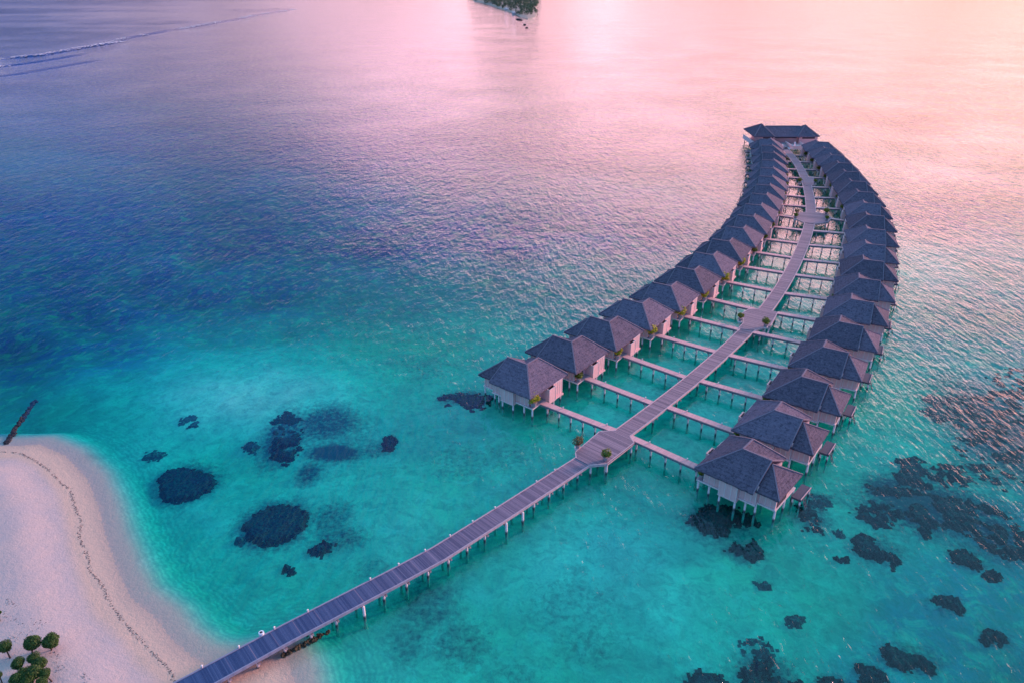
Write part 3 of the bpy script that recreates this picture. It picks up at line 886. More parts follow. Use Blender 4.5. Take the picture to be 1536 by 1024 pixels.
rr = random.Random(3)
b = MB()
a, c = at(8, 664, 0.2), at(53, 598, -0.2)
for k in range(230):
    f = rr.random()
    q = a.lerp(c, f)
    boulder(b, q.x + rr.gauss(0, 0.17), q.y + rr.gauss(0, 0.17), 0.10 - 0.7 * max(0, f - 0.30) + rr.uniform(-.2, .08), rr.uniform(0.18, 0.32), rr)
tag(b.build('rock_groyne', M_ROCK), 'low dark rock groyne running from the beach tip into the water', 'groyne')
b = MB()
a, c = at(424, 984, 0.1), at(493, 948, 0.1)
for k in range(120):
    q = a.lerp(c, rr.random())
    boulder(b, q.x + rr.gauss(0, 0.14), q.y + rr.gauss(0, 0.14) + 0.25, rr.uniform(-0.15, 0.22), rr.uniform(0.13, 0.24), rr)
tag(b.build('rock_wall', M_MOSSROCK), 'low mossy rock wall under the shore end of the boardwalk', 'rock wall')

# ------------------------------------------------------------------ boardwalk
cen = [at(100, 1124, ZD), at(200, 1073, ZD), at(292, 1024, ZD), at(430, 949, ZD), at(590, 866, ZD), at(658, 829.5, ZD), at(760, 765, ZD), at(874, 691.5, ZD)]
for i in range(18):
    a, c = LW[i][0], RW[i][0]
    if i in (5, 11):
        cen.append(None)
    else:
        cen.append((a + c) / 2)
mids = {13: at(1143, 477, ZD), 19: at(1217, 328, ZD)}
for k, v in mids.items():
    cen[k] = v
cen += [at(1185, 231.5, ZD), at(1175.5, 221.5, ZD)]
# smooth centre line (Catmull-Rom through relaxed points)
pts = [Vector(p) for p in cen]
for _ in range(2):
    q = [p.copy() for p in pts]
    for i in range(9, len(pts) - 1):
        q[i] = pts[i] * 0.6 + (pts[i - 1] + pts[i + 1]) * 0.2
    pts = q
line = []
for i in range(len(pts) - 1):
    p0, p1, p2, p3 = pts[max(i - 1, 0)], pts[i], pts[i + 1], pts[min(i + 2, len(pts) - 1)]
    straight = i < 7
    n = max(2, int((p2 - p1).length / 1.5))
    for k in range(n):
        s = k / n
        if straight:
            line.append(p1.lerp(p2, s))
        else:
            line.append(0.5 * ((2 * p1) + (p2 - p0) * s + (2 * p0 - 5 * p1 + 4 * p2 - p3) * s * s + (3 * p1 - p0 - 3 * p2 + p3) * s ** 3))
line.append(pts[-1])
HW = 1.45


def frame(i):
    t_ = (line[min(i + 1, len(line) - 1)] - line[max(i - 1, 0)]).normalized()
    return t_, Vector((-t_.y, t_.x, 0))     # along, to the left


def strip(name, path, normals, lo, hi, z0, z1, mat_, parent, u0=0.0):
    """a long beam of rectangular section following a path, with UVs in metres"""
    vs, fs, us = [], [], [u0]
    for k in range(1, len(path)):
        us.append(us[-1] + (path[k] - path[k - 1]).length)
    for p, n_ in zip(path, normals):
        for off, z in ((lo, z0), (hi, z0), (hi, z1), (lo, z1)):
            vs.append((p.x + n_.x * off, p.y + n_.y * off, z))
    N = len(path)
    for k in range(N - 1):
        for j in range(4):
            fs.append((k * 4 + j, k * 4 + (j + 1) % 4, (k + 1) * 4 + (j + 1) % 4, (k + 1) * 4 + j))
    fs.append((3, 2, 1, 0))
    fs.append(tuple((N - 1) * 4 + j for j in range(4)))
    me = bpy.data.meshes.new(name)
    me.from_pydata(vs, [], fs)
    uvl = me.uv_layers.new(name='UVMap')
    offs = (lo, hi, hi, lo)
    for poly in me.polygons:
        for li in poly.loop_indices:
            vi = me.loops[li].vertex_index
            uvl.data[li].uv = (us[vi // 4], offs[vi % 4])
    bm = bmesh.new()
    bm.from_mesh(me)
    bmesh.ops.recalc_face_normals(bm, faces=bm.faces)
    bm.to_mesh(me)
    bm.free()
    me.materials.append(mat_)
    return link(name, me, parent)


fr_ = [frame(i) for i in range(len(line))]
nrm_ = [f[1] for f in fr_]
bw = thing('boardwalk', 'long curved purple-grey plank boardwalk on posts leading from the beach to the far pavilion', 'boardwalk', (0, 0, 0))
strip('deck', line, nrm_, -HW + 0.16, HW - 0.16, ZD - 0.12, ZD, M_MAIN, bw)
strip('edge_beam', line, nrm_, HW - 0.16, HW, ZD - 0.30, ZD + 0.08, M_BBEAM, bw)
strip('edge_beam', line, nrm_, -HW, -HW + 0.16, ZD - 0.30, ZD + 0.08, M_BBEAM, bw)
strip('joist', line, nrm_, -HW + 0.35, -HW + 0.60, ZD - 0.62, ZD - 0.124, M_DECK, bw)
strip('joist', line, nrm_, HW - 0.60, HW - 0.35, ZD - 0.62, ZD - 0.124, M_DECK, bw)
# posts in pairs
dist = 0.0
last = -9.0
first = True
npost = 0
arc = [0.0]
for i in range(1, len(line)):
    arc.append(arc[-1] + (line[i] - line[i - 1]).length)


def on_line(s):
    i = int(np.searchsorted(arc, s)) - 1
    i = max(0, min(i, len(line) - 2))
    f = (s - arc[i]) / (arc[i + 1] - arc[i])
    return line[i].lerp(line[i + 1], f), fr_[i][0], fr_[i][1]


i_pl = min(range(len(line)), key=lambda i: (line[i] - at(874, 691.5, ZD)).length)
s_pl = arc[i_pl]
bents = [s for s in np.arange(12.0, s_pl, 3.15)] + [s for s in np.arange(s_pl + 3, arc[-1] - 3, 7.8)]
proto = None
for s in bents:
    p, t_, n_ = on_line(s)
    zb = min(bed_z(p.x, p.y), 0.6) - 0.5
    for sd_ in (-1, 1):
        px_ = (p + n_ * sd_ * (HW - 0.80))
        # two stretches have the outer posts set right at the edge with a cross beam
        if sd_ < 0 and (s in bents[:60]):
            for (ax, ay), (bx, by) in (((517, 935), (580, 900)), ((755, 795), (800, 768))):
                A_, B_ = at(ax, ay, ZD), at(bx, by, ZD)
                if min(A_.x, B_.x) - 1 < px_.x < max(A_.x, B_.x) + 1 and min(A_.y, B_.y) - 1.5 < px_.y < max(A_.y, B_.y) + 1.5:
                    px_ = p + n_ * sd_ * (HW + 0.12)
        b = MB()
        b.cyl(px_.x, px_.y, zb, ZD - 0.32, 0.17)
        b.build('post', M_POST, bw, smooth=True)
        npost += 1
    b = MB()
    b.bar(p - n_ * (HW - 0.05) + Vector((0, 0, -0.74)), p + n_ * (HW - 0.05) + Vector((0, 0, -0.74)), 0.24, 0.22)
    b.build('crossbeam', M_DECK, bw)


def platform(poly_px, parent):
    pw = [at(x, y, ZD) for x, y in poly_px]
    ar = sum(pw[i].x * pw[(i + 1) % len(pw)].y - pw[(i + 1) % len(pw)].x * pw[i].y for i in range(len(pw)))
    if ar < 0:
        pw.reverse()
    c = sum(pw, Vector()) / len(pw)
    b = MB()
    b.slab([(p.x, p.y, ZD + 0.086) for p in pw], [tuple(range(len(pw)))], 0.18)
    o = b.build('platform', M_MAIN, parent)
    # UVs along the local boardwalk direction
    j = min(range(len(line)), key=lambda i: (line[i] - c).length)
    t_, n_ = fr_[j]
    uvl = o.data.uv_layers.new(name='UVMap')
    for lp in o.data.loops:
        v = o.data.vertices[lp.vertex_index].co
        uvl.data[lp.index].uv = ((v - line[j]).dot(t_) + arc[j], (v - line[j]).dot(n_))
    # rim and posts
    b = MB()
    for i in range(len(pw)):
        a, d = pw[i], pw[(i + 1) % len(pw)]
        mid = (a + d) / 2
        if min((mid - q).length for q in line) < HW + 0.3:
            continue
        ins_ = (c - mid).normalized() * 0.08
        b.bar(a + ins_ + Vector((0, 0, -0.12)), d + ins_ + Vector((0, 0, -0.12)), 0.15, 0.42)
    b.build('rim', M_BEAM, parent)
    for p in pw:
        q = p.lerp(c, 0.10)
        if min((q - l).length for l in line) > HW - 0.2:
            b = MB()
            b.cyl(q.x, q.y, bed_z(q.x, q.y) - 0.5, ZD - 0.14, 0.17)
            b.build('post', M_POST, parent, smooth=True)


platform([(863.5, 687), (862.5, 677.7), (899, 646.5), (924, 645), (946, 655), (952, 664), (911, 695.5), (884, 698)], bw)
platform([(1107, 493), (1115, 484), (1112.5, 470), (1122, 464), (1139, 463), (1157, 466), (1167, 469), (1156, 489), (1147, 491), (1132, 496)], bw)
platform([(1189.5, 324.3), (1197, 319.4), (1209, 318.5), (1224.5, 318.7), (1238, 321), (1248, 327), (1242, 334), (1222.6, 336.5), (1207, 334.5), (1195, 329)], bw)
platform([(1204, 270), (1206, 266.5), (1218, 266.5), (1221, 268), (1222, 277), (1216, 279), (1208, 279)], bw)

# ------------------------------------------------------------------ side walkways
SIDE_GROUP = 'pink side walkways linking the villas to the boardwalk'


def walkway(pa, pb, label, hw=0.62, lift=0.0):
    d = (pb - pa)
    ln = d.length
    t_ = d.normalized()
    n_ = Vector((-t_.y, t_.x, 0))
    j = min(range(len(line)), key=lambda i: (line[i] - pa).length)
    # butt the walkway against the boardwalk's edge beam
    inner = pa.copy()
    rz = math.atan2(t_.y, t_.x)
    o = thing('side_walkway', label, 'walkway', (inner.x, inner.y, 0), rz, SIDE_GROUP)
    N = max(2, int(ln / 2))
    path = [Vector((ln * k / N, 0, 0)) for k in range(N + 1)]
    nn = [Vector((0, 1, 0))] * (N + 1)
    strip('deck', path, nn, -hw, hw, ZD - 0.10, ZD + 0.03, M_SIDE, o, random.uniform(0, 50))
    strip('joist', path, nn, -hw + 0.06, -hw + 0.22, ZD - 0.45, ZD - 0.104, M_GREYDECK, o)
    strip('joist', path, nn, hw - 0.22, hw - 0.06, ZD - 0.45, ZD - 0.104, M_GREYDECK, o)
    k = max(1, int(round(ln / 2.5)))
    for i in range(k):
        s = (i + 0.5) * ln / k
        w_ = inner + t_ * s
        zb = bed_z(w_.x, w_.y) - 0.4
        b = MB()
        b.box(s - 0.09, s + 0.09, -hw + 0.05, hw - 0.05, ZD - 0.62, ZD - 0.454)
        b.build('crossbeam', M_GREYDECK, o)
        b = MB()
        b.cyl(s, 0, zb, ZD - 0.624, 0.15, n=9)
        b.build('post', M_POST, o, smooth=True)
    return o


def rough_thatch(me):
    """cut the planes finely and let them sag and swell like laid thatch; the eaves end unevenly"""
    bm = bmesh.new()
    bm.from_mesh(me)
    for _ in range(4):
        long_ = [e for e in bm.edges if e.calc_length() > 0.75]
        if not long_:
            break
        bmesh.ops.subdivide_edges(bm, edges=long_, cuts=1, use_grid_fill=True)
    bmesh.ops.triangulate(bm, faces=[f for f in bm.faces if len(f.verts) > 4])
    zmin = min(v.co.z for v in bm.verts)
    x = np.array([v.co.x for v in bm.verts])
    y = np.array([v.co.y for v in bm.verts])
    n1 = fbm(x / 1.6 + 7, y / 1.6 + 3, 5, 3) - 0.5
    n2 = fbm(x / 0.55 + 1, y / 0.55 + 9, 8, 2) - 0.5
    for v, a, c in zip(bm.verts, n1, n2):
        eave = max(0.0, 1.0 - (v.co.z - zmin) / 0.5)
        v.co.z += 0.16 * a + (0.05 + 0.14 * eave) * c
        v.co.x += 0.10 * eave * c
        v.co.y += 0.10 * eave * a
    bm.to_mesh(me)
    bm.free()


# ------------------------------------------------------------------ the two villa kinds (one for each row, mirror images)
def make_villa(label, mirror):
    """local frame: x outward from the boardwalk, y towards the far pavilion, origin at the end of the walkway on the water level"""
    root = thing('overwater_villa', label, 'villa', group='thatched villas on posts in two curved rows')
    kw = dict(mirror=mirror)
    # floor
    b = MB()
    b.box(0.0, 9.0, -2.65, 5.75, 1.72, 1.96)
    b.box(9.0, 11.65, -1.85, 5.0, 1.72, 1.955)
    b.build('floor', M_TRIM, root, **kw)
    b = MB()
    b.box(-0.05, 1.02, -2.60, 1.1, 1.965, 2.01)
    b.build('entrance_deck', M_DECK, root, **kw)
    # walls
    b = MB()
    b.box(1.0, 8.95, -2.42, 5.6, 1.965, 4.72)
    b.box(8.953, 11.5, -1.62, 2.3, 1.962, 4.38)
    b.build('wall', M_WALL, root, **kw)
    b = MB()
    b.box(3.75, 6.5, -3.22, -2.424, 1.55, 4.34)
    b.build('bay', M_WALL, root, **kw)
    b = MB()
    # battens
    for u in (1.03, 1.85, 2.7, 3.62, 6.62, 7.4, 8.2, 8.9):
        b.box(u - 0.055, u + 0.055, -2.475, -2.423, 1.98, 4.6)
    for u in (3.80, 4.68, 5.57, 6.45):
        b.box(u - 0.055, u + 0.055, -3.275, -3.223, 1.5, 4.3)
    for u in (9.2, 10.0, 10.75, 11.44):
        b.box(u - 0.055, u + 0.055, -1.675, -1.623, 1.97, 4.3)
    for v in (-2.36, -1.5):
        b.box(0.945, 0.998, v - 0.05, v + 0.05, 2.02, 4.5)
    b.box(3.70, 6.55, -3.28, -2.43, 1.44, 1.545)
    b.box(1.0, 3.68, -2.70, -2.652, 1.78, 1.99)
    b.box(6.57, 9.0, -2.70, -2.652, 1.78, 1.99)
    b.build('trim', M_TRIM, root, **kw)
    # door in the entrance recess
    b = MB()
    b.box(0.93, 0.997, -0.75, 0.35, 2.015, 4.1)
    d = b.build('door', M_DARKWOOD, root, **kw)
    b = MB()
    b.box(0.885, 0.928, 0.18, 0.24, 2.95, 3.15)
    b.build('handle', M_TRIM, d, **kw)
    # sea side: sliding window and terrace posts
    b = MB()
    b.box(8.955, 9.02, 2.5, 5.3, 2.0, 4.1)
    b.box(11.503, 11.56, -1.2, 1.9, 2.0, 4.1)
    b.build('window', M_DARKWOOD, root, **kw)
    # open air bathroom: walls round a court without a roof
    b = MB()
    b.box(-0.72, -0.60, 1.12, 3.0, 1.35, 4.15)
    b.box(-0.597, 0.997, 1.12, 1.24, 1.35, 4.15)
    b.box(-0.20, -0.08, 3.0, 5.65, 1.5, 4.35)
    b.box(-0.597, -0.203, 2.88, 3.0, 1.35, 4.15)
    b.box(-0.077, 0.997, 5.53, 5.65, 1.5, 4.35)
    b.box(-0.597, 0.997, 1.243, 5.527, 1.30, 1.55)
    b.build('screen_wall', M_WALL, root, **kw)
    b = MB()
    for v in (3.6, 4.25, 4.9, 5.6):
        b.box(-0.24, -0.203, v - 0.04, v + 0.04, 1.5, 4.3)
    b.box(-0.24, -0.203, 3.45, 5.65, 4.303, 4.36)
    b.build('screen_trim', M_TRIM, root, **kw)
    b = MB()
    b.box(-0.76, -0.723, 1.10, 1.18, 1.35, 4.15)
    b.box(-0.76, -0.723, 2.92, 3.02, 1.35, 4.15)
    b.box(-0.76, -0.723, 1.10, 3.02, 4.153, 4.22)
    b.build('screen_frame', M_TRIM, root, **kw)
    # roof: hip along the path with a gabled arm outwards and a lower hip on the sea side
    b = MB()
    e0, e1, A_, C_, B_, e3, e4, V_ = ((-0.15, -3.55, 4.42), (8.8, -3.55, 4.42), (8.8, 1.5, 7.15), (4.5, 1.5, 7.15), (4.5, 4.7, 7.15), (-0.15, 7.35, 4.42),
                                       (8.8, 7.35, 4.42), (8.8, 6.45, 4.45))
    vs = [e0, e1, A_, C_, B_, e3, e4, V_]
    b.slab(vs, [(0, 1, 2, 3), (0, 3, 4, 5), (5, 4, 6), (3, 7, 6, 4), (3, 2, 7)], 0.26)
    roof = b.build('roof', M_THATCH, root, recalc=True, **kw)
    rough_thatch(roof.data)
    b = MB()
    s = [(8.2, -2.6, 4.30), (12.15, -2.6, 4.30), (12.15, 5.3, 4.30), (8.2, 5.3, 4.30), (8.2, 1.4, 6.72), (9.0, 1.4, 6.72)]
    b.slab(s, [(0, 1, 5, 4), (1, 2, 5), (2, 3, 4, 5)], 0.24)
    rough_thatch(b.build('terrace_roof', M_THATCH, root, recalc=True, **kw).data)
    b = MB()
    up = Vector((0, 0, 0.02))

    def cap(p, q, w_=0.26):
        b.bar(Vector(p) + up, Vector(q) + up, w_, 0.16)
    cap(C_, A_)
    cap(C_, B_)
    cap(C_, e0, 0.2)
    cap(B_, e3, 0.2)
    cap(B_, e4, 0.2)
    cap(A_, e1, 0.16)
    cap(A_, V_, 0.16)
    b.build('ridge_cap', M_RIDGE, roof, **kw)
    b = MB()
    cap(s[5], s[1], 0.18)
    cap(s[5], s[2], 0.18)
    b.build('terrace_ridge_cap', M_RIDGE, roof, **kw)
    # posts
    for (u, v) in ((0.25, -2.35), (2.0, -2.35), (3.95, -2.95), (6.3, -2.95), (7.6, -2.35), (8.9, -1.9), (11.5, -1.5), (-0.5, 1.4), (-0.4, 2.8), (0.0, 5.4), (3.2, 5.4), (6.3, 5.4),
                   (9.0, 4.7), (11.5, 4.7), (11.5, 1.6), (4.5, 1.3), (8.6, 1.3)):
        b = MB()
        top = 1.72
        if (u, v) in ((3.95, -2.95), (6.3, -2.95)):
            top = 1.44
        if u < -0.2:
            top = 1.34
        b.cyl(u, v, -3.6, top, 0.16, n=9)
        b.build('post', M_POST, root, smooth=True, **kw)
    # lower sun deck with steps into the sea
    b = MB()
    b.box(11.75, 13.2, 3.5, 7.3, 1.12, 1.30)
    b.box(11.8, 13.15, 3.55, 3.7, 0.95, 1.117)
    b.box(11.8, 13.15, 7.1, 7.25, 0.95, 1.117)
    sd_ = b.build('sun_deck', M_DARKDECK, root, **kw)
    b = MB()
    b.bar((13.22, 4.0, 1.22), (13.9, 4.0, -0.5), 0.07)
    b.bar((13.22, 4.6, 1.22), (13.9, 4.6, -0.5), 0.07)
    for k in range(4):
        x = 13.32 + k * 0.15
        b.bar((x, 4.02, 1.0 - k * 0.38), (x, 4.58, 1.0 - k * 0.38), 0.10, 0.04)
    b.build('ladder', M_DARKDECK, sd_, **kw)
    b = MB()
    b.box(13.06, 13.17, 3.52, 7.28, 1.303, 1.42)
    b.build('edge_beam', M_BEAM, sd_, **kw)
    for (u, v) in ((11.95, 3.7), (13.0, 3.7), (11.95, 7.1), (13.0, 7.1)):
        b = MB()
        b.cyl(u, v, -3.6, 0.95, 0.13, n=8)
        b.build('deck_post', M_POST, root, smooth=True, **kw)
    return root


# ------------------------------------------------------------------ shrubs
def leaf_ball(b, c, r, n, ls, rr, squash=0.85, core=True):
    """leaf-sized quads filling an uneven ball"""
    lobes = [(Vector((rr.gauss(0, 1), rr.gauss(0, 1), rr.gauss(0.2, 0.8))).normalized(), rr.uniform(0.1, 0.35)) for _ in range(6)]
    for _ in range(n):
        d = Vector((rr.gauss(0, 1), rr.gauss(0, 1), rr.gauss(0, 1))).normalized()
        k = 0.72
        for (l, h) in lobes:
            k += h * max(0, d.dot(l)) ** 4
        rad = r * k * (rr.uniform(0.45, 1.0) ** 0.5)
        p = Vector(c) + Vector((d.x * rad, d.y * rad, d.z * rad * squash))
        nn = (d + Vector((rr.gauss(0, .5), rr.gauss(0, .5), rr.gauss(0.3, .5)))).normalized()
        s_ = nn.orthogonal().normalized()
        s_.rotate(Matrix.Rotation(rr.uniform(0, 6.28), 3, nn))
        q = nn.cross(s_)
        l = ls * rr.uniform(0.6, 1.3)
        b.add([p - s_ * l, p - q * l * 0.5, p + s_ * l, p + q * l * 0.5], [(0, 1, 2, 3)])


def shrub_meshes(seed, r, m_):
    rr_ = random.Random(seed)
    b = MB()
    leaf_ball(b, (0, 0, 0.75 + r * 0.45), r, 420, 0.11, rr_, 0.95)
    for k in range(10):
        a = rr_.uniform(0, 6.28)
        leaf_ball(b, (r * 0.7 * math.cos(a), r * 0.7 * math.sin(a), 0.8 + r * rr_.uniform(0.0, 1.0)), r * 0.4, 26, 0.10, rr_)
    f = b.mesh('foliage', m_)
    b = MB()
    for k in range(5):
        a = rr_.uniform(0, 6.28)
        e = Vector((0.3 * math.cos(a), 0.3 * math.sin(a), 0.75 + r * 0.5))
        b.tube([(0, 0, 0.35), e * 0.5 + Vector((0, 0, 0.25)), e], [0.035, 0.028, 0.012], 5)
    s = b.mesh('stem', M_BARK)
    return f, s


b = MB()
b.cyl(0, 0, 0.0, 0.5, 0.26, 0.36, 12)
b.cyl(0, 0, 0.44, 0.52, 0.40, 0.40, 12)
TUB = b.mesh('tub', M_TUB)
SHRUBS = {'y1': shrub_meshes(1, 0.72, M_LEAF_Y), 'y2': shrub_meshes(2, 0.60, M_LEAF_Y), 'g1': shrub_meshes(3, 0.70, M_LEAF_G), 'g2': shrub_meshes(4, 0.55, M_LEAF_G),
          'o1': shrub_meshes(5, 0.80, M_LEAF_O)}


def shrub(kind, loc, label, group, rz=0.0, sc=1.0):
    o = thing('potted_shrub', label, 'shrub', loc, rz, group)
    o.scale = (sc, sc, sc)
    f, s = SHRUBS[kind]
    link('foliage', f, o)
    link('stem', s, o)
    link('tub', TUB, o)
    return o


# ------------------------------------------------------------------ path lamps
b = MB()
b.cyl(0, 0, 0, 0.22, 0.08, 0.07, 8)
LAMP_POST = b.mesh('lamp_post', M_TRIM)
b = MB()
b.cyl(0, 0, 0.22, 0.30, 0.11, 0.13, 10)
b.cyl(0, 0, 0.303, 0.37, 0.13, 0.04, 10)
LAMP_CAP = b.mesh('lamp_cap', M_LAMP)


def lamp(p, label, group):
    o = thing('path_lamp', label, 'path lamp', p, random.uniform(0, 3), group)
    link('lamp_post', LAMP_POST, o)
    link('lamp_cap', LAMP_CAP, o)
    return o


# ------------------------------------------------------------------ set out the two rows
RW.append((at(1188, 232.8, ZD), at(1205, 233.4, ZD)))      # the farthest right villa beside the pavilion


def smooth_ends(W):
    E = [w_[1].copy() for w_ in W]
    out = []
    for i in range(len(E)):
        if 0 < i < len(E) - 1:
            out.append(E[i] * 0.5 + (E[i - 1] + E[i + 1]) * 0.25)
        else:
            out.append(E[i])
    return out


protoL = make_villa('x', True)
protoR = make_villa('x', False)
KIDS = kids_of()
used = set()
for side, W, proto in (('left', LW, protoL), ('right', RW, protoR)):
    ends = smooth_ends(W)
    dirs = []
    for i, (pa, pb) in enumerate(W):
        d = (ends[i] - pa)
        dirs.append(math.atan2(d.y, d.x))
    # even out the bearings along the row
    ang = np.unwrap(np.array(dirs))
    n = len(ang)
    co = np.polyfit(np.arange(n), ang, 4)
    ang = np.polyval(co, np.arange(n)) * 0.75 + ang * 0.25
    for i, (pa, pb) in enumerate(W):
        e = ends[i]
        where = '%s villa from the beach in the %s row' % (ORD[i], side) if i else 'nearest villa to the beach in the %s row' % side
        if i == n - 1:
            where = 'farthest villa of the %s row, beside the pavilion' % side
        look = 'grey thatched villa on posts'
        o = proto if proto.name not in used else copy_tree(proto, KIDS)
        used.add(proto.name)
        o.location = (e.x, e.y, 0)
        o.rotation_euler = (0, 0, float(ang[i]) + math.radians(random.uniform(-0.9, 0.9)))
        o['label'] = look + ', ' + where
        short = where.replace('nearest villa to the beach', 'nearest villa').replace(' from the beach', '')
        # walkway: from the edge of the boardwalk to the villa
        d = (e - pa).normalized()
        a_ = pa.copy()
        # slide the inner end until it touches the boardwalk's edge
        for _ in range(60):
            dm = min((a_ - l).length for l in line)
            if i in (5, 11):
                break
            if dm > HW + 0.02:
                a_ -= d * 0.05
            elif dm < HW - 0.03:
                a_ += d * 0.05
            else:
                break
        walkway(a_, e + d * 0.02, 'narrow pink plank walkway to the ' + short, hw=0.62 if i < 12 else 0.55)
        # shrub on the entrance deck
        c_, s_ = math.cos(ang[i]), math.sin(ang[i])
        ly = -1.9 if side == 'right' else 1.9
        ly = -ly if side == 'left' and False else ly
        kind = ('y1', 'g1', 'y2', 'y1', 'y1', 'y2', 'y1')[i % 7] if side == 'left' and i < 9 else ('g1', 'g2')[i % 2]
        if side == 'left' and i == 4:
            pass
        tone = {'y': 'bright yellow-green', 'g': 'dark green', 'o': 'olive brown'}[kind[0]]
        shrub(kind, (e.x + c_ * 0.38 - s_ * ly, e.y + s_ * 0.38 + c_ * ly, 2.012), tone + ' potted shrub at the ' + short, 'potted shrubs at the villa entrances', i * 1.3, (1.6 if kind[0] == 'y' else 1.2) + 0.1 * math.sin(i * 2.3))
        # lamps on the walkway
        L_ = (e - a_).length
        fr2 = [0.12, 0.72] if L_ > 8 and side == 'left' else ([0.25, 0.75] if L_ > 9.5 else [0.5])
        for k, f in enumerate(fr2):
            if i > 12:
                continue
            q = a_.lerp(e, f)
            nn = Vector((-d.y, d.x, 0)) * (0.5 if side == 'right' else -0.5)
            pos_ = ('', 'inner ', 'outer ')[0 if len(fr2) == 1 else k + 1]
            lamp((q.x + nn.x, q.y + nn.y, ZD + 0.034), '%spale path lamp on the walkway of the %s' % (pos_, short), 'small path lamps along the walkways')

# lamps on the boardwalk edge
LPX = [(305, 1001.7), (361.5, 973.4), (415.8, 945.5), (465.6, 919.3), (558, 869), (600, 846), (639, 824), (677, 802), (712.7, 782), (747, 761.6), (809, 722), (837, 705)]
for k, (x, y) in enumerate(LPX):
    q = at(x, y, ZD + 0.5)
    j = min(range(len(line)), key=lambda i: (Vector((line[i].x, line[i].y, 0)) - Vector((q.x, q.y, 0))).length)
    s = arc[j] + (q - line[j]).dot(fr_[j][0])
    p, t_, n_ = on_line(s)
    lb = 'pale lamp on the left boardwalk edge, ' + ('first from the beach' if k == 0 else ORD[k] + ' from the beach')
    lamp((p.x + n_.x * (HW - 0.08), p.y + n_.y * (HW - 0.08), ZD + 0.082), lb, 'small path lamps along the boardwalk')

# shrubs on the platforms
PS = [('o1', (866.4, 672), 'reddish olive shrub at the left corner of the wide platform nearest the beach', 1.1),
      ('g1', (908.4, 690), 'dark olive shrub at the right edge of the wide platform nearest the beach', 1.2),
      ('g2', (1110, 482), 'feathery dark shrub at the left edge of the middle platform', 1.25),
      ('g1', (1148, 490.5), 'full green shrub at the right corner of the middle platform', 1.25),
      ('g2', (1193, 328.5), 'round green shrub at the lower left of the far round platform', 1.2),
      ('o1', (1195, 322), 'brownish shrub at the upper left of the far round platform', 0.9),
      ('g1', (1239, 322.5), 'tall green shrub at the upper right of the far round platform', 1.3),
      ('g2', (1239.5, 332), 'low green shrub at the lower right of the far round platform', 1.1),
      ('g1', (1199, 275.5), 'green shrub left of the small landing near the pavilion', 1.2),
      ('g2', (1222, 276), 'green shrub right of the small landing near the pavilion', 1.1)]
for kind, (x, y), lb, sc in PS:
    q = at(x, y, ZD)
    shrub(kind, (q.x, q.y, ZD + 0.088), lb, 'potted shrubs on the boardwalk platforms', random.uniform(0, 6), sc)
    # planters that overhang the platform stand on a bracket post of the boardwalk
    b = MB()
    b.box(q.x - 0.45, q.x + 0.45, q.y - 0.45, q.y + 0.45, ZD - 0.2, ZD + 0.083)
    b.cyl(q.x, q.y, bed_z(q.x, q.y) - 0.4, ZD - 0.203, 0.15)
    b.build('planter_bracket', M_TRIM, bw)

# white round lamp at the shore end
q = at(392, 949, 2.2)
o = thing('round_floodlight', 'white drum shaped floodlight standing beside the shore end of the boardwalk', 'floodlight', (q.x, q.y, 0))
b = MB()
b.cyl(0, 0, -1.6, 1.9, 0.07, 0.07, 8)
b.build('pole', M_TRIM, o)
b = MB()
b.cyl(0, 0, 1.9, 2.35, 0.30, 0.30, 16)
h_ = b.build('lamp_head', M_FOAM, o)
b = MB()
b.cyl(0, 0, 2.352, 2.40, 0.17, 0.13, 12)
b.build('lens', M_DARKWOOD, h_)

# ------------------------------------------------------------------ pavilion at the far end
pv = thing('pavilion', 'broad dark-roofed pavilion on posts closing the far end of the boardwalk', 'pavilion', (0, 0, 0))
x0, x1, yf = 99.5, 127.0, 311.8


def hip(name, xa, xb, ya, yb, ze, zr, rx0, rx1, ymid, t_=0.3):
    b = MB()
    vs = [(xa, ya, ze), (xb, ya, ze), (xb, yb, ze), (xa, yb, ze), (rx0, ymid, zr), (rx1, ymid, zr)]
    b.slab(vs, [(0, 1, 5, 4), (1, 2, 5), (2, 3, 4, 5), (3, 0, 4)], t_)
    o = b.build(name, M_THATCH, pv, recalc=True)
    b = MB()
    for p, q in ((4, 5), (4, 0), (4, 3), (5, 1), (5, 2)):
        if (Vector(vs[p]) - Vector(vs[q])).length > 0.3:
            b.bar(Vector(vs[p]) + Vector((0, 0, 0.03)), Vector(vs[q]) + Vector((0, 0, 0.03)), 0.3, 0.2)
    b.build('ridge_cap', M_RIDGE, o)


hip('roof', 101.5, 124.5, 311.2, 322.8, 5.2, 8.4, 105.5, 119.5, 317.0)
hip('side_roof', 99.3, 107.5, 310.6, 326.5, 5.4, 9.4, 103.4, 103.41, 316.5)
hip('side_roof', 117.4, 126.4, 311.6, 324.0, 5.3, 8.9, 121.6, 121.61, 316.6)
b = MB()
b.box(99.0, 127.2, 303.5, 325.5, 1.7, 2.0)
b.build('floor', M_TRIM, pv)
b = MB()
b.box(102.2, 108.4, 312.5, 324, 2.003, 5.1)
b.box(108.403, 118.6, 314.5, 322, 2.003, 5.0)
b.box(118.603, 126.2, 312.8, 323, 2.003, 5.1)
b.build('wall', M_WALL, pv)
b = MB()
b.box(109.0, 118.0, 314.42, 314.497, 3.9, 4.7)
b.box(103.5, 107.5, 312.42, 312.497, 4.0, 4.6)
b.box(119.8, 125.0, 312.72, 312.797, 4.0, 4.6)
b.build('window', M_DARKWOOD, pv)
b = MB()
b.box(99.0, 109.3, 303.5, 303.65, 2.003, 3.1)
b.box(113.0, 118.5, 303.5, 303.65, 2.003, 3.1)
b.box(118.35, 118.5, 303.7, 311.0, 2.003, 3.3)
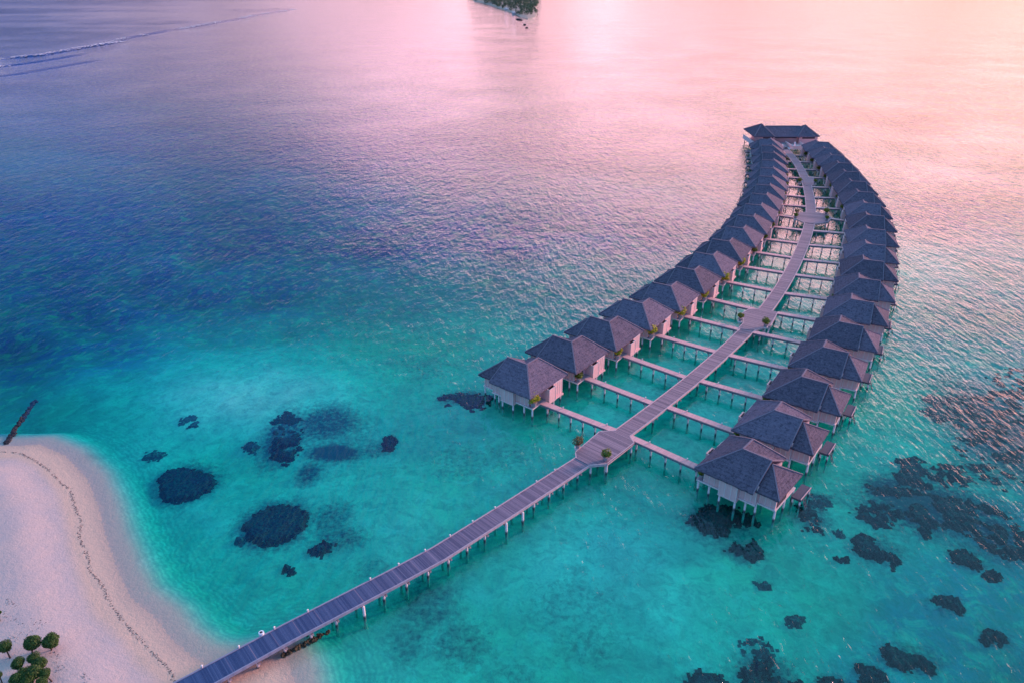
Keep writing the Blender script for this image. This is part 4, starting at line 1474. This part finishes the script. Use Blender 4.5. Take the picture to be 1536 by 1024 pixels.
b.box(99.0, 99.15, 303.7, 325.0, 2.003, 3.4)
b.build('parapet', M_PINK, pv)
b = MB()
for sx in (109.35, 112.65):
    b.box(sx, sx + 0.3, 303.7, 312.2, 2.003, 3.25)
b.build('handrail', M_PINK, pv)
b = MB()
for k in range(5):
    b.box(109.66, 112.64, 305.5 + k * 1.2, 306.7 + k * 1.2 - 0.003, 2.003, 2.12 + 0.14 * k)
b.build('step', M_DECK, pv)
b = MB()
b.box(113.8, 114.3, 304.2, 304.7, 2.003, 4.4)
b.build('door_pillar', M_FOAM, pv)
for u in np.arange(100, 127.5, 4.5):
    for v in (304.2, 311, 318, 325):
        b = MB()
        b.cyl(float(u), v, -5, 1.7, 0.2)
        b.build('post', M_POST, pv, smooth=True)

# ------------------------------------------------------------------ small round trees on the beach
def crown_mesh(seed, r, n):
    rr_ = random.Random(seed)
    b = MB()
    leaf_ball(b, (0, 0, 0), r * 1.12, n, 0.10, rr_, 0.92)
    # dense inner twigs and leaves so the ball reads solid
    leaf_ball(b, (0, 0, -0.05), r * 0.80, n // 2, 0.15, rr_, 0.92)
    return b.mesh('crown', M_LEAF_T)


CROWNS = [crown_mesh(s, 1.0, 2400) for s in (11, 12, 13)]
TREES = [((7, 969), 19, 'half hidden at the left edge, on bare sand'), ((47, 964), 25, 'tilted oval crown, upper of the pair above the clump'),
         ((75, 961), 25, 'nearly spherical crown on a bent trunk, rightmost of the upper pair'), ((26, 994), 19, 'oval crown standing apart left of the clump'),
         ((49, 987), 17, 'small crown at the top of the clump'), ((58.4, 994), 21, 'upper right crown of the clump'), ((67, 1009.5), 16, 'small crown at the right side of the clump'),
         ((50, 1007), 24, 'large crown in the middle of the clump'), ((37, 1011), 22, 'crown left of the middle of the clump'), ((25, 1017), 22, 'left end crown of the clump'),
         ((40, 1023), 20, 'cut by the bottom edge, below the middle of the clump'), ((63, 1022), 17, 'cut by the bottom edge, right below the clump'),
         ((-2, 918), 8, 'tiny crown showing at the left edge, highest up the beach'), ((-1, 1012), 9, 'tiny crown showing at the left edge, low down')]
for k, ((x, y), wpx, lb) in enumerate(TREES):
    q = at(x, y, 2.6)
    g = bed_z(q.x, q.y)
    dist_ = math.sqrt(q.x ** 2 + q.y ** 2 + (HC - 2.6) ** 2)
    rad = wpx / 2 * dist_ / F * 0.82
    ln_ = random.uniform(-0.35, 0.35)
    tr = thing('round_tree', 'round dark green tree, ' + lb, 'tree', (q.x, q.y, g), random.uniform(0, 6.28), 'small round trees on the beach')
    hgt = 2.6 - g
    c = link('crown', CROWNS[k % 3], tr)
    c.location = (0, 0, hgt)
    c.scale = (rad, rad, rad)
    b = MB()
    b.tube([(ln_ * 1.2, 0.3, -0.2), (ln_ * 0.6, 0.15, hgt * 0.4), (0.02, 0, hgt - rad * 0.5), (0, 0, hgt)], [0.10, 0.075, 0.06, 0.03], 7)
    for j in range(4):
        a = j * 1.6 + k
        b.tube([(0.01, 0, hgt - rad * 0.75), (rad * 0.5 * math.cos(a), rad * 0.5 * math.sin(a), hgt + rad * 0.15)], [0.045, 0.015], 5)
    b.build('trunk', M_BARK, tr, smooth=True)

# ------------------------------------------------------------------ island far off
ip = [(712, 3), (728, 6), (745, 12), (760, 17), (772, 21), (780, 26), (792, 28.5), (803, 26), (806, 20), (804, 14), (808, 8), (809, 2), (812, -6), (790, -16), (740, -16), (700, -8)]
iw = [tuple(at(x, y, 0).xy) for x, y in ip]
c0 = np.mean(np.array(iw), 0)
b = MB()
N = len(iw)
ring = lambda k, z: [(c0[0] + (x - c0[0]) * k, c0[1] + (y - c0[1]) * k, z) for x, y in iw]
vs = ring(1.03, -6) + ring(1.0, 0.3) + ring(0.9, 1.5) + [(c0[0], c0[1], 2.5)]
fs = []
for j in range(2):
    for i in range(N):
        fs.append((j * N + i, j * N + (i + 1) % N, (j + 1) * N + (i + 1) % N, (j + 1) * N + i))
for i in range(N):
    fs.append((2 * N + i, 2 * N + (i + 1) % N, 3 * N))
b.add(vs, fs)
tag(b.build('island', M_BEACH, recalc=True), kind='structure')
rr = random.Random(5)
b = MB()
iwa = np.array(iw)
cnt = 0
mn, mxx = iwa.min(0), iwa.max(0)
while cnt < 900:
    x, y = rr.uniform(mn[0], mxx[0]), rr.uniform(mn[1], mxx[1])
    if not inside(np.array([x]), np.array([y]), iwa)[0]:
        continue
    dd = seg_dist(np.array([x]), np.array([y]), iw, True)[0]
    if dd < 1.2:
        continue
    hgt = min(5 + dd * 0.5, 14) * rr.uniform(0.7, 1.1)
    r_ = rr.uniform(2.5, 4.5)
    leaf_ball(b, (x, y, hgt - r_ * 0.5), r_, 55, 0.9, rr, 0.8)
    leaf_ball(b, (x, y, hgt - r_ * 1.4), r_ * 0.8, 22, 1.0, rr, 1.2)
    cnt += 1
M_LEAF_I = leaf_mat('leaf_island', (0.02, 0.07, 0.05), (0.05, 0.12, 0.07), (0.11, 0.16, 0.07))
tag(b.build('island_forest', M_LEAF_I), 'dense green forest covering the far islet', 'forest', kind='stuff')
for k, (x, y, r_, lb) in enumerate(((781, 31, 3.2, 'longest of the dark rocks in a row off the islet tip'), (787, 38, 2.3, 'middle dark rock off the islet tip'), (790, 42.5, 1.9, 'farthest and smallest dark rock off the islet tip'))):
    b = MB()
    q = at(x, y, 0)
    boulder(b, 0, 0, 0.3, r_, rr, 0.5)
    if k == 0:
        boulder(b, -2.2, 9.0, 0.3, r_, rr, 0.5)
        boulder(b, -4.0, 18.0, 0.2, r_ * 0.8, rr, 0.5)
    o = b.build('rock', M_ROCK)
    o.location = q
    tag(o, lb, 'rock', 'dark rocks off the islet')
for k, (x, y, lb) in enumerate(((738, 7, 'white shore hut at the left end of the islet beach'), (760, 16, 'white shore hut half way along the islet beach'), (771, 22, 'white shore hut nearest the islet tip'))):
    q = at(x, y, 0)
    o = thing('shore_hut', lb, 'hut', (q.x, q.y, 0), 0.4, 'white huts on the islet shore')
    b = MB()
    b.box(-2.5, 2.5, -2, 2, -1, 2.4)
    b.build('wall', M_TRIM, o)
    b = MB()
    b.slab([(-3.2, -2.7, 2.6), (3.2, -2.7, 2.6), (3.2, 2.7, 2.6), (-3.2, 2.7, 2.6), (-1.5, 0, 4.0), (1.5, 0, 4.0)], [(0, 1, 5, 4), (1, 2, 5), (2, 3, 4, 5), (3, 0, 4)], 0.2)
    b.build('roof', M_TRIM, o)

# ------------------------------------------------------------------ reef break: long low swells with foam
def swell(pts_px, height, width, foam, label, seed):
    rr_ = random.Random(seed)
    pw = [at(x, y, 0) for x, y in pts_px]
    path = []
    for i in range(len(pw) - 1):
        n = max(2, int((pw[i + 1] - pw[i]).length / 4))
        path += [pw[i].lerp(pw[i + 1], k / n) for k in range(n)]
    path.append(pw[-1])
    vs, fs = [], []
    K = 9
    N = len(path)
    for i, p in enumerate(path):
        t_ = (path[min(i + 1, N - 1)] - path[max(i - 1, 0)]).normalized()
        n_ = Vector((-t_.y, t_.x, 0))
        f = i / (N - 1)
        env = min(1, f * 6, (1 - f) * 6) * (0.55 + 0.6 * float(fbm(np.array([i * 0.11]), np.array([seed * 3.3]), seed, 3)[0]))
        for k in range(K):
            s = (k / (K - 1) - 0.5) * 2
            prof = math.cos(s * math.pi / 2) ** 1.5 if s < 0 else math.cos(s * math.pi / 2) ** 3
            q = p + n_ * s * width + n_ * 2.0 * math.sin(i * 0.13 + seed)
            vs.append((q.x, q.y, 0.01 + env * height * prof - (0.03 if abs(s) > 0.99 else 0)))
    for i in range(N - 1):
        for k in range(K - 1):
            fs.append((i * K + k, (i + 1) * K + k, (i + 1) * K + k + 1, i * K + k + 1))
    me = bpy.data.meshes.new('swell')
    me.from_pydata(vs, [], fs)
    me.polygons.foreach_set('use_smooth', [True] * len(me.polygons))
    me.materials.append(M_SWELL)
    bm = bmesh.new()
    bm.from_mesh(me)
    bmesh.ops.recalc_face_normals(bm, faces=bm.faces)
    if sum(f.normal.z for f in bm.faces) < 0:
        bmesh.ops.reverse_faces(bm, faces=bm.faces)
    bm.to_mesh(me)
    bm.free()
    o = link('breaking_wave', me)
    tag(o, label, 'wave')
    if foam:
        b = MB()
        for i in range(0, N - 1):
            f = float(fbm(np.array([i * 0.07]), np.array([seed * 1.7]), seed + 2, 3)[0])
            if f < 0.50:
                continue
            for _ in range(7):
                k = rr_.randint(2, 5)
                a = Vector(vs[i * K + k])
                q = a + Vector((rr_.uniform(-3, 3), rr_.uniform(-2.5, 2.5), 0.06))
                l, w_ = rr_.uniform(0.8, 2.6), rr_.uniform(0.3, 0.8)
                t_ = (path[i + 1] - path[i]).normalized()
                n_ = Vector((-t_.y, t_.x, 0))
                b.add([q - t_ * l, q - n_ * w_, q + t_ * l, q + n_ * w_, q + Vector((0, 0, 0.14))], [(0, 1, 4), (1, 2, 4), (2, 3, 4), (3, 0, 4)])
        if b.f:
            tag(b.build('foam', M_SURF, o), kind='stuff')


m, t = mat('swell_water')
pos = t.n('ShaderNodeNewGeometry').outputs['Position']
nn_ = t.noise(t.mapping(pos, (0.6, 0.25, 1)), 1.0, 3.0, 0.55)
bp = t.n('ShaderNodeBump', None, Strength=1.0, Distance=0.4, Height=nn_)
b_ = t.n('ShaderNodeBsdfPrincipled', None, Base_Color=(0.004, 0.02, 0.07, 1), Roughness=0.10, IOR=1.25, Normal=bp)
t.out(b_)
M_SWELL = m
swell([(-20, 91), (60, 83.5), (120, 72), (190, 62)], 1.1, 7, True, 'foaming breaker at the left edge, longest of the reef waves', 2)
swell([(-20, 103), (30, 96.5), (70, 90), (125, 81)], 0.7, 6, True, 'low foaming wave nearest the lagoon at the left edge', 3)
swell([(150, 66), (185, 58), (240, 49), (258, 44)], 1.1, 8, True, 'breaking reef wave in the middle of the surf line', 4)
swell([(255, 46), (310, 37), (380, 24), (440, 14)], 0.8, 9, True, 'faint far reef wave at the end of the surf line', 5)
swell([(-20, 117), (30, 111), (90, 101), (150, 90)], 0.5, 6, False, 'dark smooth swell below the surf at the left edge', 6)

# ------------------------------------------------------------------ camera and render settings
cam = bpy.data.cameras.new('camera')
cam.sensor_width = 36
cam.sensor_fit = 'HORIZONTAL'
cam.lens = 36 * F / 1536
cam.clip_start = 1
cam.clip_end = 20000
co_ = link('camera', cam)
co_.location = (0, 0, HC)
co_.rotation_euler = (math.pi / 2 - PT, 0, 0)
scene.camera = co_
scene.view_settings.view_transform = 'Standard'
scene.view_settings.look = 'None'
scene.view_settings.exposure = 0.4
scene.view_settings.gamma = 1.0
scene.cycles.max_bounces = 6
scene.cycles.transparent_max_bounces = 12
scene.cycles.use_denoising = True
